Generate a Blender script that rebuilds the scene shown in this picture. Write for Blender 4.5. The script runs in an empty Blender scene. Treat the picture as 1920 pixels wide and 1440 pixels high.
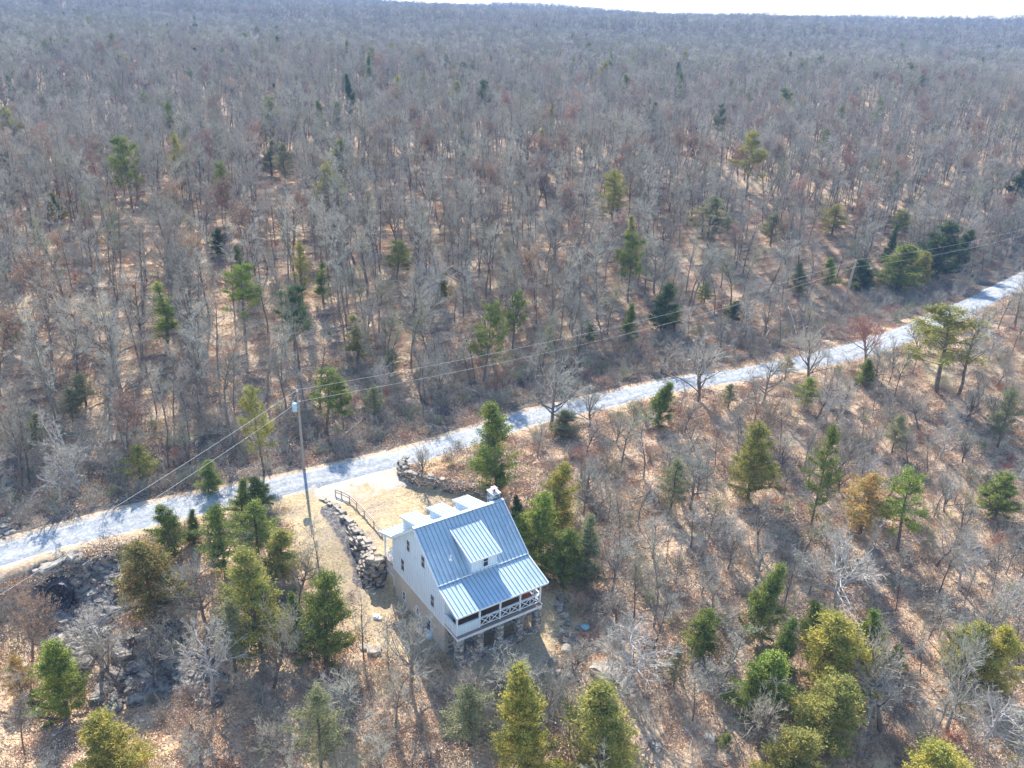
import bpy, math, random
import numpy as np
from mathutils import Vector, Matrix
R_ = math.radians
scene = bpy.context.scene
# ------------------------------------------------------------------ camera
F_PX, PITCH, ROLL = 1561.69, 0.4185, 0.0395      # focal length in px of the 1920 wide photo
CAM = np.array([0.0, 0.0, 44.52])
cp, sp = math.cos(PITCH), math.sin(PITCH)
aF = np.array([0, cp, -sp]); _U = np.array([0, sp, cp]); _R = np.array([1.0, 0, 0])
aR = math.cos(ROLL) * _R + math.sin(ROLL) * _U
aU = -math.sin(ROLL) * _R + math.cos(ROLL) * _U
cam_d = bpy.data.cameras.new('camera'); cam = bpy.data.objects.new('camera', cam_d)
scene.collection.objects.link(cam)
cam_d.sensor_width = 36; cam_d.lens = 36 * F_PX / 1920
cam_d.clip_start = 0.5; cam_d.clip_end = 9000
M = Matrix(((aR[0], aU[0], -aF[0], CAM[0]), (aR[1], aU[1], -aF[1], CAM[1]), (aR[2], aU[2], -aF[2], CAM[2]), (0, 0, 0, 1)))
cam.matrix_world = M
scene.camera = cam
scene.render.resolution_x = 1024; scene.render.resolution_y = 768
# ------------------------------------------------------------------ world, sun, exposure
SUN_EL = R_(39.6)
SUN_AZ = math.atan2(-0.305, 0.952)               # clockwise from +Y, towards the sun
w = bpy.data.worlds.new('World'); scene.world = w; w.use_nodes = True
nt = w.node_tree; bg = nt.nodes['Background']
sky = nt.nodes.new('ShaderNodeTexSky'); sky.sky_type = 'NISHITA'; sky.sun_disc = False
sky.sun_elevation = SUN_EL; sky.sun_rotation = SUN_AZ; sky.altitude = 200; sky.air_density = 1.25; sky.dust_density = 0.25; sky.ozone_density = 3.0
hs_ = nt.nodes.new('ShaderNodeHueSaturation'); hs_.inputs['Saturation'].default_value = 1.02
nt.links.new(sky.outputs[0], hs_.inputs['Color']); nt.links.new(hs_.outputs[0], bg.inputs[0]); bg.inputs[1].default_value = 0.15
sd = bpy.data.lights.new('sun', 'SUN'); sd.energy = 4.6; sd.angle = R_(0.55); sd.color = (1.0, 0.955, 0.88)
so = bpy.data.objects.new('sun', sd); scene.collection.objects.link(so)
to_sun = Vector((math.sin(SUN_AZ) * math.cos(SUN_EL), math.cos(SUN_AZ) * math.cos(SUN_EL), math.sin(SUN_EL)))
so.rotation_euler = to_sun.to_track_quat('Z', 'Y').to_euler()
vs = scene.view_settings; vs.view_transform = 'Standard'; vs.look = 'None'; vs.gamma = 1; vs.exposure = 1.18
scene.cycles.volume_bounces = 1; scene.cycles.max_bounces = 6; scene.cycles.transparent_max_bounces = 8

HAZE = .00046                                    # density of the air
rng = np.random.default_rng(7); random.seed(7)
COL = scene.collection
# ------------------------------------------------------------------ helpers
def mat(name, rgb, rough=0.85, noise=None, metallic=0.0, spec=0.3, rand=0.0, coord='Object', bump=None, emit=None):
    """noise = (scale, rgb2, lo, hi) mixes a second own colour; rand = brightness spread between objects"""
    m = bpy.data.materials.new(name); m.use_nodes = True
    t = m.node_tree; b = t.nodes['Principled BSDF']
    b.inputs['Roughness'].default_value = rough; b.inputs['Metallic'].default_value = metallic
    b.inputs['Specular IOR Level'].default_value = spec
    c = t.nodes.new('ShaderNodeRGB'); c.outputs[0].default_value = (*rgb, 1); out = c.outputs[0]
    tc = t.nodes.new('ShaderNodeTexCoord')
    if noise:
        for (sc, rgb2, lo, hi) in (noise if isinstance(noise, list) else [noise]):
            n = t.nodes.new('ShaderNodeTexNoise'); n.inputs['Scale'].default_value = sc; n.inputs['Detail'].default_value = 4
            t.links.new(tc.outputs[coord], n.inputs['Vector'])
            mr = t.nodes.new('ShaderNodeMapRange'); mr.inputs[1].default_value = lo; mr.inputs[2].default_value = hi
            t.links.new(n.outputs[0], mr.inputs[0])
            mx = t.nodes.new('ShaderNodeMix'); mx.data_type = 'RGBA'
            t.links.new(mr.outputs[0], mx.inputs[0]); t.links.new(out, mx.inputs[6]); mx.inputs[7].default_value = (*rgb2, 1)
            out = mx.outputs[2]
    if rand:
        oi = t.nodes.new('ShaderNodeObjectInfo')
        mr = t.nodes.new('ShaderNodeMapRange'); mr.inputs[3].default_value = 1 - rand; mr.inputs[4].default_value = 1 + rand
        t.links.new(oi.outputs['Random'], mr.inputs[0])
        hs = t.nodes.new('ShaderNodeHueSaturation'); t.links.new(mr.outputs[0], hs.inputs['Value']); t.links.new(out, hs.inputs['Color'])
        ml = t.nodes.new('ShaderNodeMath'); ml.operation = 'MULTIPLY'; ml.inputs[1].default_value = 7.31
        fr = t.nodes.new('ShaderNodeMath'); fr.operation = 'FRACT'
        t.links.new(oi.outputs['Random'], ml.inputs[0]); t.links.new(ml.outputs[0], fr.inputs[0])
        m2 = t.nodes.new('ShaderNodeMapRange'); m2.inputs[3].default_value = 0.5 - rand * .06; m2.inputs[4].default_value = 0.5 + rand * .06
        t.links.new(fr.outputs[0], m2.inputs[0]); t.links.new(m2.outputs[0], hs.inputs['Hue'])
        out = hs.outputs[0]
    t.links.new(out, b.inputs['Base Color'])
    if bump:
        n = t.nodes.new('ShaderNodeTexNoise'); n.inputs['Scale'].default_value = bump[0]; n.inputs['Detail'].default_value = 6
        t.links.new(tc.outputs[coord], n.inputs['Vector'])
        bp = t.nodes.new('ShaderNodeBump'); bp.inputs['Strength'].default_value = bump[1]; bp.inputs['Distance'].default_value = bump[2]
        t.links.new(n.outputs[0], bp.inputs['Height']); t.links.new(bp.outputs[0], b.inputs['Normal'])
    return m

def mesh_np(name, V, Fc, mats, mi=None, smooth=False):
    """V (n,3); Fc list of (m,k) int arrays"""
    me = bpy.data.meshes.new(name)
    V = np.asarray(V, dtype=np.float32)
    Fc = [np.asarray(f, dtype=np.int32) for f in Fc if len(f)]
    nl = sum(f.size for f in Fc); npoly = sum(len(f) for f in Fc)
    me.vertices.add(len(V)); me.vertices.foreach_set('co', V.ravel())
    me.loops.add(nl); me.loops.foreach_set('vertex_index', np.concatenate([f.ravel() for f in Fc]))
    me.polygons.add(npoly)
    tot = np.concatenate([np.full(len(f), f.shape[1], dtype=np.int32) for f in Fc])
    st = np.concatenate([[0], np.cumsum(tot)[:-1]]).astype(np.int32)
    me.polygons.foreach_set('loop_start', st); me.polygons.foreach_set('loop_total', tot)
    if mi is not None: me.polygons.foreach_set('material_index', np.asarray(mi, dtype=np.int32))
    me.polygons.foreach_set('use_smooth', np.full(npoly, smooth))
    for m in (mats if isinstance(mats, (list, tuple)) else [mats]): me.materials.append(m)
    me.update(calc_edges=True); me.validate()
    return me

def link(name, me, parent=None, loc=None):
    o = bpy.data.objects.new(name, me); COL.objects.link(o)
    if parent: o.parent = parent
    if loc is not None: o.location = loc
    return o
def tag(o, label=None, cat=None, group=None, kind=None):
    if label: o['label'] = label
    if cat: o['category'] = cat
    if group: o['group'] = group
    if kind: o['kind'] = kind
    return o

class MB:
    def __init__(s): s.v = []; s.f = []; s.mi = []; s.cur = 0
    def add(s, vs, fs):
        n = len(s.v); s.v += [tuple(map(float, p)) for p in vs]; s.f += [tuple(n + i for i in f) for f in fs]; s.mi += [s.cur] * len(fs)
    def box(s, a, b):
        x0, y0, z0 = a; x1, y1, z1 = b
        s.add([(x0, y0, z0), (x1, y0, z0), (x1, y1, z0), (x0, y1, z0), (x0, y0, z1), (x1, y0, z1), (x1, y1, z1), (x0, y1, z1)],
              [(0, 3, 2, 1), (4, 5, 6, 7), (0, 1, 5, 4), (1, 2, 6, 5), (2, 3, 7, 6), (3, 0, 4, 7)])
    def bar(s, p, q, wd, h, up=(0, 0, 1)):
        p = Vector(p); q = Vector(q); d = (q - p).normalized(); up = Vector(up)
        a = d.cross(up)
        if a.length < 1e-4: a = d.cross(Vector((1, 0, 0)))
        a.normalize(); b = a.cross(d).normalized(); a *= wd / 2; b *= h / 2
        vs = [p - a - b, p + a - b, p + a + b, p - a + b, q - a - b, q + a - b, q + a + b, q - a + b]
        s.add(vs, [(0, 1, 2, 3)[::-1], (4, 5, 6, 7)[::-1] if 0 else (7, 6, 5, 4)[::-1], (0, 1, 5, 4), (1, 2, 6, 5), (2, 3, 7, 6), (3, 0, 4, 7)])
    def tube(s, pts, rad, n=8, cap=True):
        pts = [Vector(p) for p in pts]; rs = rad if isinstance(rad, (list, tuple)) else [rad] * len(pts)
        base = len(s.v); vs = []; fs = []
        for i, p in enumerate(pts):
            d = (pts[min(i + 1, len(pts) - 1)] - pts[max(i - 1, 0)]).normalized()
            a = d.cross(Vector((0, 0, 1)));
            if a.length < 1e-3: a = d.cross(Vector((1, 0, 0)))
            a.normalize(); b = d.cross(a)
            for k in range(n):
                t = 2 * math.pi * k / n; vs.append(p + (a * math.cos(t) + b * math.sin(t)) * rs[i])
        for i in range(len(pts) - 1):
            for k in range(n): fs.append((i * n + k, i * n + (k + 1) % n, (i + 1) * n + (k + 1) % n, (i + 1) * n + k))
        if cap: fs += [tuple(range(n))[::-1], tuple((len(pts) - 1) * n + k for k in range(n))]
        s.add(vs, fs)
    def prism(s, poly, axis, a, b):
        """extrude a 2D polygon along local axis 'x' (poly = (y,z)) or 'y' (poly = (x,z))"""
        P = (lambda t, p: (t, p[0], p[1])) if axis == 'x' else (lambda t, p: (p[0], t, p[1]))
        n = len(poly); s.add([P(a, p) for p in poly] + [P(b, p) for p in poly],
                             [tuple(range(n)), tuple(range(2 * n - 1, n - 1, -1))] + [(i, i + n, (i + 1) % n + n, (i + 1) % n) for i in range(n)])
    def stone(s, c, sx, sy, sz, rz, jit=0.14):
        cr, sr = math.cos(rz), math.sin(rz); vs = []
        for k in range(3):
            zz = (-0.5, 0.25, 0.5)[k]; sh = (0.94, 1.0, 0.76)[k]
            for j in range(6):
                t = math.pi / 3 * j + 0.4
                x = math.cos(t) * sx * .56 * sh * (1 + random.uniform(-jit, jit)); y = math.sin(t) * sy * .6 * sh * (1 + random.uniform(-jit, jit))
                vs.append((c[0] + x * cr - y * sr, c[1] + x * sr + y * cr, c[2] + zz * sz + random.uniform(-jit, jit) * sz * .5))
        fs = [tuple(range(6))[::-1], tuple(range(12, 18))]
        for k in range(2):
            for j in range(6): fs.append((k * 6 + j, k * 6 + (j + 1) % 6, k * 6 + 6 + (j + 1) % 6, k * 6 + 6 + j))
        s.add(vs, fs)
    def slab(s, c, sx, sy, sz, rz, jit=.12):
        cr, sr = math.cos(rz), math.sin(rz); vs = []
        for zz, k in ((-.5, 1.0), (.5, .9)):
            for (a, b) in ((-.5, -.5), (.05, -.56), (.5, -.42), (.46, .5), (-.46, .46)):
                x = a * sx * k * (1 + random.uniform(-jit, jit)); y = b * sy * k * (1 + random.uniform(-jit, jit))
                vs.append((c[0] + x * cr - y * sr, c[1] + x * sr + y * cr, c[2] + zz * sz + random.uniform(-jit, jit) * sz * .5))
        s.add(vs, [(4, 3, 2, 1, 0), (5, 6, 7, 8, 9)] + [(i, (i + 1) % 5, (i + 1) % 5 + 5, i + 5) for i in range(5)])
    def build(s, name, mats, parent=None, smooth=False):
        me = bpy.data.meshes.new(name); me.from_pydata(s.v, [], s.f)
        for m in (mats if isinstance(mats, (list, tuple)) else [mats]): me.materials.append(m)
        me.polygons.foreach_set('material_index', s.mi)
        if smooth: me.polygons.foreach_set('use_smooth', [True] * len(s.f))
        me.update()
        import bmesh
        bm = bmesh.new(); bm.from_mesh(me); bmesh.ops.recalc_face_normals(bm, faces=bm.faces); bm.to_mesh(me); bm.free()
        return link(name, me, parent)

def ray(px, py): return aF + aR * (px - 960) / F_PX - aU * (py - 720) / F_PX
def flat(px, py, z=0.0):
    d = ray(px, py); t = (z - CAM[2]) / d[2]; return (d * t + CAM)[:2]
def project(P):
    d = np.asarray(P, float) - CAM; k = d @ aF
    return 960 + F_PX * (d @ aR) / k, 720 - F_PX * (d @ aU) / k, k
def ss(a, b, x):
    t = np.clip((x - a) / (b - a), 0, 1); return t * t * (3 - 2 * t)
def inside(poly, X, Y):
    r = np.zeros(np.shape(X), bool); n = len(poly)
    for i in range(n):
        x0, y0 = poly[i]; x1, y1 = poly[(i + 1) % n]
        c = ((y0 > Y) != (y1 > Y)) & (X < (x1 - x0) * (Y - y0) / (y1 - y0 + 1e-12) + x0); r ^= c
    return r
def dline(pl, X, Y, closed=False):
    D = np.full(np.shape(X), 1e9); n = len(pl)
    for i in range(n if closed else n - 1):
        x0, y0 = pl[i]; x1, y1 = pl[(i + 1) % n]; dx, dy = x1 - x0, y1 - y0
        t = np.clip(((X - x0) * dx + (Y - y0) * dy) / (dx * dx + dy * dy), 0, 1)
        D = np.minimum(D, np.hypot(X - x0 - t * dx, Y - y0 - t * dy))
    return D
def sdist(poly, X, Y):
    d = dline(poly, X, Y, True); return np.where(inside(poly, X, Y), d, -d)
def smooth_line(pl, step=1.0):
    pl = np.array(pl, float); out = []
    for i in range(len(pl) - 1):
        p0 = pl[max(i - 1, 0)]; p1 = pl[i]; p2 = pl[i + 1]; p3 = pl[min(i + 2, len(pl) - 1)]
        n = max(2, int(np.linalg.norm(p2 - p1) / step))
        for k in range(n):
            t = k / n; out.append(.5 * ((2 * p1) + (-p0 + p2) * t + (2 * p0 - 5 * p1 + 4 * p2 - p3) * t * t + (-p0 + 3 * p1 - 3 * p2 + p3) * t ** 3))
    out.append(pl[-1]); return np.array(out)
def fbm(X, Y, sc, seed=0, octs=3):
    r = np.random.default_rng(seed); out = 0.0; amp = 1.0
    for o in range(octs):
        for k in range(4):
            a = r.uniform(0, 2 * math.pi); f = (2 ** o) / sc * r.uniform(.7, 1.3); ph = r.uniform(0, 6.28)
            out = out + amp * .25 * np.sin((X * math.cos(a) + Y * math.sin(a)) * f * 6.28 + ph)
        amp *= .5
    return out
# ------------------------------------------------------------------ layout
HO = np.array([-3.404, 50.632]); YAW = 0.6045; hc, hs = math.cos(YAW), math.sin(YAW)
def hw(u, v): return np.array([HO[0] + u * hc - v * hs, HO[1] + u * hs + v * hc])
ROAD = smooth_line([(-75, 32), (-58, 47)] + [flat(*p) for p in [(0, 1041), (120, 1004), (250, 972), (420, 932), (570, 903), (700, 870), (790, 848), (885, 818), (1000, 782), (1120, 756), (1250, 726), (1400, 703), (1520, 678), (1640, 648), (1740, 610), (1820, 575), (1890, 540)]] + [(112, 172), (140, 205), (190, 250)], 1.0)
WALLW = smooth_line([flat(600, 937), flat(618, 943), flat(640, 962), flat(668, 995), flat(692, 1028)] + [hw(-1.3, 13.2), hw(-.1, 12.85)], .5)
WALLN = smooth_line([flat(762, 866), flat(750, 880), flat(757, 893), flat(780, 906), flat(830, 916), flat(880, 922), flat(915, 930), flat(945, 945)], .5)
PAD = [tuple(p) for p in WALLW[::2]] + [tuple(hw(0, 12.4)), tuple(hw(0, 11)), tuple(hw(8, 11)), tuple(hw(9.5, 13)), tuple(hw(9.0, 16))] + [tuple(p) for p in WALLN[::-2]] + [tuple(flat(700, 866)), tuple(flat(620, 885)), tuple(flat(585, 920))]
ISLE = [tuple(p) for p in WALLN[::2]] + [tuple(flat(960, 900)), tuple(flat(960, 830)), tuple(flat(900, 818)), tuple(flat(800, 848))]
def nroad(X, Y): return -(X + 43) * 0.563 + (Y - 59) * 0.826
def base_h(X, Y):
    n = nroad(X, Y); R = np.hypot(X, Y)
    zn = np.interp(n, [-200, -90, -60, -42, -26, -9, 0, 3, 7, 12, 40, 75, 190, 500], [-30, -14, -8.5, -5.6, -2.6, -0.1, 0, 0, -.5, 0.2, 7.5, 13.5, 21, 28])
    th = np.arctan2(X, Y)
    zf = np.interp(R, [0, 300, 600, 900, 1400, 2600], [0, 19, 25, 30, 39, 40]) + 5 * ss(300, 1400, R) * ss(.1, .6, th) + 18 * ss(500, 1400, R) * ss(.05, .5, -th)
    k = ss(160, 420, R)
    z = zn * (1 - k) + zf * k
    far = ss(60, 300, R)
    z = z + far * (1.6 * fbm(X, Y, 170, 3) ) + 5 * ss(300, 900, R) * fbm(X, Y, 700, 5, 2) + 4.5 * ss(800, 1400, R) * fbm(X, Y, 420, 15, 2)
    z = z + .28 * fbm(X, Y, 22, 9) * ss(3, 12, np.abs(n))
    z = z - 7 * np.exp(-((X + 115) ** 2 + (Y - 200) ** 2) / 2 / 45 ** 2)
    return z
def _ctrl():
    P = []
    def a(p, z): P.append((p[0], p[1], z))
    for px, py, z in [(0, 1045, -.1), (120, 998, 0), (250, 962, 0), (420, 925, 0), (570, 890, 0), (700, 866, 0), (885, 808, 0), (1000, 782, 0), (1120, 757, .1), (1250, 735, .2), (1400, 703, .2), (1520, 678, .2), (1640, 648, .2), (1740, 610, .2), (1820, 575, .2), (1890, 540, .3)]: a(flat(px, py), z)
    a(hw(-.3, 12), -2.5); a(hw(-.3, 6), -2.6); a(hw(0, 0), -2.72); a(hw(8, 0), -2.75); a(hw(4, 0), -2.72); a(hw(4, 6), -2.8); a(hw(8.5, 7), -2.0); a(hw(4, -4), -3.0); a(hw(10, -2), -3.0)
    a(hw(-6, 3), -2.8); a(hw(-6, 9), -2.5); a(hw(-8, 14), -1.2); a(hw(-8, 18), -.25); a((-18.4, 66.0), -.1); a((-19.3, 69.5), 0); a(hw(-3, 15), -2.0)
    a(flat(545, 935), -.1); a(flat(560, 1000, -.5), -.5); a(flat(500, 1000, -1), -1.4)
    a(flat(100, 1130, -4), -4.2); a(flat(130, 1200, -5), -5.0); a(flat(150, 1300, -6), -6.0); a(flat(60, 1080, -1.2), -1.2); a(flat(150, 1050, -1), -1.0)
    a(flat(10, 950, -1.8), -1.8); a(flat(20, 900, -1.5), -1.5); a(flat(200, 1150, -3), -3.2); a(flat(330, 1220, -4), -4.4); a(flat(0, 1200, -3), -3.0)
    return np.array(P)
_C = _ctrl(); _SG = 6.5
_A = np.exp(-((_C[:, None, 0] - _C[None, :, 0]) ** 2 + (_C[:, None, 1] - _C[None, :, 1]) ** 2) / 2 / _SG ** 2)
_W = np.linalg.solve(_A + np.eye(len(_C)) * .12, _C[:, 2] - base_h(_C[:, 0], _C[:, 1]))
def height(X, Y):
    X = np.asarray(X, float); Y = np.asarray(Y, float); sh = X.shape; X = X.ravel(); Y = Y.ravel()
    z = base_h(X, Y)
    near = (np.abs(X - 15) < 160) & (Y < 240)
    if near.any():
        x, y = X[near], Y[near]; zz = z[near]
        for (cx, cy, _), wgt in zip(_C, _W): zz = zz + wgt * np.exp(-((x - cx) ** 2 + (y - cy) ** 2) / 2 / _SG ** 2)
        k = (x > -40) & (x < 20) & (y > 45) & (y < 95)
        if k.any():
            xx, yy = x[k], y[k]; q = zz[k]
            sp_ = sdist(PAD, xx, yy); wp = ss(-.35, .25, sp_); q = q * (1 - wp) + (-.12 + .0 * xx) * wp
            si = sdist(ISLE, xx, yy); wi = ss(-.25, .25, si)
            dr = dline(ROAD[::3], xx, yy); q = q * (1 - wi) + (0.02 + .95 * ss(2.4, 6, dr)) * wi
            zz[k] = q
        cs_ = (x + 38.135) * -.35 + (y - 57.239) * .937; cl_ = np.abs((x + 38.135) * .937 + (y - 57.239) * .35)   # channel dug in front of the culvert
        kc = ss(1.35, .95, cl_) * ss(1.75, 1.3, cs_) * ss(-4, -1, cs_); zz = zz * (1 - kc) + kc * np.minimum(zz, -3.75)
        dr = dline(ROAD[::4], x, y); kr = ss(4.6, 2.6, dr)
        zz = zz * (1 - kr) + kr * np.clip(zz, -.15, .45)
        z[near] = zz
    return z.reshape(sh)
def hz(x, y): return float(height(np.array([x]), np.array([y]))[0])
def at(px, py):
    """the point of the terrain behind a pixel of the 1920x1440 photo"""
    d = ray(px, py); d = d / np.linalg.norm(d)
    t = np.concatenate([np.arange(35, 260, .5), np.arange(260, 2600, 4)]); P = CAM + d[None] * t[:, None]
    below = P[:, 2] < height(P[:, 0], P[:, 1])
    if not below.any(): return P[-1]
    i = int(np.argmax(below)); lo, hi = t[i - 1], t[i]
    for _ in range(10):
        m = (lo + hi) / 2; p = CAM + d * m
        if p[2] < hz(p[0], p[1]): hi = m
        else: lo = m
    p = CAM + d * hi; p[2] = hz(p[0], p[1]); return p
def xy(px, py): return tuple(at(px, py)[:2])
# ------------------------------------------------------------------ ground sheet
LAWN = [xy(*p) for p in [(515, 925), (600, 915), (640, 962), (700, 1040), (722, 1090), (830, 1195), (1010, 1140), (1030, 1085), (1075, 1150), (1060, 1195), (1045, 1240), (960, 1265), (870, 1260), (790, 1225), (745, 1235), (690, 1225), (655, 1160), (640, 1110), (590, 1075), (560, 1010), (515, 960)]]
PATH = [xy(*p) for p in [(1600, 655), (1700, 645), (1790, 690), (1920, 705), (1920, 740), (1760, 725), (1660, 690)]]
RAV = [xy(*p) for p in [(60, 1070), (130, 1045), (215, 1040), (225, 1090), (200, 1180), (160, 1260), (120, 1250), (95, 1180), (75, 1120)]]
RAV2 = [xy(*p) for p in [(230, 1190), (330, 1160), (380, 1230), (450, 1280), (400, 1330), (290, 1310), (200, 1340), (170, 1290)]]
def axis_pts(a, b, f0, f1, fs, cs, g=1.13):
    m = list(np.arange(f0, f1 + 1e-6, fs)); s = fs; x = f0; L = []
    while x > a: s = min(s * g, cs); x -= s; L.append(x)
    s = fs; x = f1; Rr = []
    while x < b: s = min(s * g, cs); x += s; Rr.append(x)
    return np.array(L[::-1] + m + Rr)
gx = axis_pts(-3200, 3200, -48, 70, .45, 60); gy = axis_pts(-60, 3600, 34, 135, .45, 60)
GX, GY = np.meshgrid(gx, gy); GZ = height(GX, GY)
GZ = GZ + (rng.normal(0, 1, GZ.shape) * .035) * ((np.hypot(GX, GY) < 200) & (dline(ROAD[::6], GX, GY) > 3))
nx, ny = len(gx), len(gy); I = np.arange(nx * ny).reshape(ny, nx)
quads = np.stack([I[:-1, :-1], I[:-1, 1:], I[1:, 1:], I[1:, :-1]], -1).reshape(-1, 4)

def ground_material():
    m = bpy.data.materials.new('forest_floor'); m.use_nodes = True; t = m.node_tree; b = t.nodes['Principled BSDF']
    b.inputs['Roughness'].default_value = .95; b.inputs['Specular IOR Level'].default_value = .15
    g = t.nodes.new('ShaderNodeNewGeometry'); L = t.links
    def noise(s, d=5, r=.6):
        n = t.nodes.new('ShaderNodeTexNoise'); n.inputs['Scale'].default_value = s; n.inputs['Detail'].default_value = d; n.inputs['Roughness'].default_value = r
        L.new(g.outputs['Position'], n.inputs['Vector']); return n.outputs[0]
    def ramp(x, stops):
        r = t.nodes.new('ShaderNodeValToRGB'); L.new(x, r.inputs[0]); e = r.color_ramp.elements
        while len(e) < len(stops): e.new(.5)
        for k, (p, c) in zip(e, stops): k.position = p; k.color = (*c, 1)
        return r.outputs[0]
    def mix(f, a, c):
        x = t.nodes.new('ShaderNodeMix'); x.data_type = 'RGBA'; L.new(f, x.inputs[0]) if not isinstance(f, float) else setattr(x.inputs[0], 'default_value', f)
        L.new(a, x.inputs[6]); L.new(c, x.inputs[7]); return x.outputs[2]
    def mr(x, lo, hi):
        n = t.nodes.new('ShaderNodeMapRange'); n.inputs[1].default_value = lo; n.inputs[2].default_value = hi; L.new(x, n.inputs[0]); return n.outputs[0]
    litter = ramp(noise(3.4, 7, .82), [(.35, (.12, .08, .055)), (.43, (.39, .25, .155)), (.51, (.64, .44, .275)), (.61, (.78, .60, .41))])
    rusty = ramp(noise(3.8, 7, .8), [(.35, (.14, .07, .04)), (.48, (.48, .29, .17)), (.61, (.76, .54, .36))])
    dry = ramp(noise(8, 5, .7), [(.3, (.25, .18, .09)), (.48, (.60, .46, .25)), (.7, (.82, .68, .42))])
    c = mix(mr(noise(.09, 4), .52, .66), litter, rusty)
    c = mix(mr(noise(.16, 3), .58, .70), c, dry)
    lawn = ramp(noise(4.2, 7, .8), [(.28, (.14, .095, .05)), (.44, (.43, .31, .165)), (.62, (.70, .54, .33))])
    lawn = mix(mr(noise(.35, 4), .45, .7), lawn, ramp(noise(5, 7, .85), [(.36, (.15, .11, .08)), (.5, (.40, .31, .22)), (.64, (.66, .54, .38))]))
    grav = ramp(noise(7, 5, .7), [(.3, (.36, .31, .25)), (.5, (.50, .45, .37)), (.7, (.62, .58, .50))])
    rock = ramp(noise(3.2, 6, .8), [(.33, (.035, .033, .035)), (.46, (.12, .11, .11)), (.58, (.30, .26, .21)), (.7, (.55, .46, .34))])
    mulch = mix(mr(noise(.5, 4), .42, .62), ramp(noise(3.6, 7, .85), [(.36, (.10, .045, .025)), (.46, (.34, .18, .09)), (.54, (.52, .31, .16)), (.64, (.76, .56, .34))]), dry)
    at_ = t.nodes.new('ShaderNodeAttribute'); at_.attribute_name = 'cover'; sep = t.nodes.new('ShaderNodeSeparateColor'); L.new(at_.outputs['Color'], sep.inputs[0])
    at2 = t.nodes.new('ShaderNodeAttribute'); at2.attribute_name = 'cover_b'; sp2 = t.nodes.new('ShaderNodeSeparateColor'); L.new(at2.outputs['Color'], sp2.inputs[0])
    edge = noise(1.3, 4)
    def msk(x):
        a = t.nodes.new('ShaderNodeMath'); a.operation = 'ADD'; L.new(x, a.inputs[0]); L.new(edge, a.inputs[1]); return mr(a.outputs[0], .88, 1.12)
    c = mix(msk(sep.outputs[0]), c, lawn); c = mix(msk(sep.outputs[2]), c, rock); c = mix(msk(sp2.outputs[0]), c, mulch); c = mix(msk(sep.outputs[1]), c, grav)
    bank_shade = ramp(noise(5, 6, .8), [(.34, (.05, .042, .038)), (.5, (.16, .13, .105)), (.66, (.34, .27, .21))])  # bank soil, darkened to carry the shade of the trees
    c = mix(msk(sp2.outputs[1]), c, bank_shade)
    L.new(c, b.inputs['Base Color'])
    bp = t.nodes.new('ShaderNodeBump'); bp.inputs['Strength'].default_value = .9; bp.inputs['Distance'].default_value = .10
    L.new(noise(5.0, 6, .75), bp.inputs['Height']); L.new(bp.outputs[0], b.inputs['Normal'])
    return m
MG = ground_material()
gme = mesh_np('ground', np.stack([GX, GY, GZ], -1).reshape(-1, 3), [quads], MG, smooth=True)
def paint(me, name, a):
    at_ = me.attributes.new(name, 'FLOAT_COLOR', 'POINT'); at_.data.foreach_set('color', np.concatenate([a, np.ones((len(a), 1))], 1).astype(np.float32).ravel())
fx, fy = GX.ravel(), GY.ravel(); cov = np.zeros((len(fx), 3)); cov2 = np.zeros((len(fx), 3))
nr = np.hypot(fx, fy) < 260; X_, Y_ = fx[nr], fy[nr]; DR = dline(ROAD[::3], X_, Y_); NN = nroad(X_, Y_)
cov[nr, 0] = np.maximum(ss(-1.2, .6, sdist(LAWN, X_, Y_)), ss(-1.5, 1, sdist(PATH, X_, Y_)))
cov[nr, 0] = np.maximum(cov[nr, 0], .45 * ss(4.4, 2.4, DR) * (NN < 1))
gp = ss(-1.0, .8, sdist(PAD, X_, Y_)); gp2 = gp * ss(8.5, 3.0, DR) * np.clip(.82 + .5 * fbm(X_, Y_, 4.5, 61), 0, 1)
cov[nr, 0] = np.maximum(cov[nr, 0], gp); cov[nr, 1] = np.maximum(gp2 * .9, .6 * ss(2.7, 1.8, DR))
cov[nr, 2] = np.maximum(ss(-1.5, .8, sdist(RAV, X_, Y_)), .5 * ss(-2, 1.5, sdist(RAV2, X_, Y_)))
gap_shade = ss(1.25, .7, dline(WALLW[4:], X_ + .5, Y_ + .3)) ; cov[nr, 2] = np.maximum(cov[nr, 2], gap_shade); cov[nr, 0] *= 1 - np.pad(gap_shade, 0)  # dark rock colour painted under the slabs as shade in their gaps
cov2[nr, 0] = ss(-.6, .5, sdist(ISLE, X_, Y_))
cov2[nr, 1] = .9 * ss(1.9, 2.9, DR) * ss(17, 9, DR) * (nroad(X_, Y_) > 0)  # dark band beyond the road: tree shade painted into the ground
paint(gme, 'cover', cov); paint(gme, 'cover_b', cov2)
tag(link('ground', gme), kind='structure')
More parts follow.
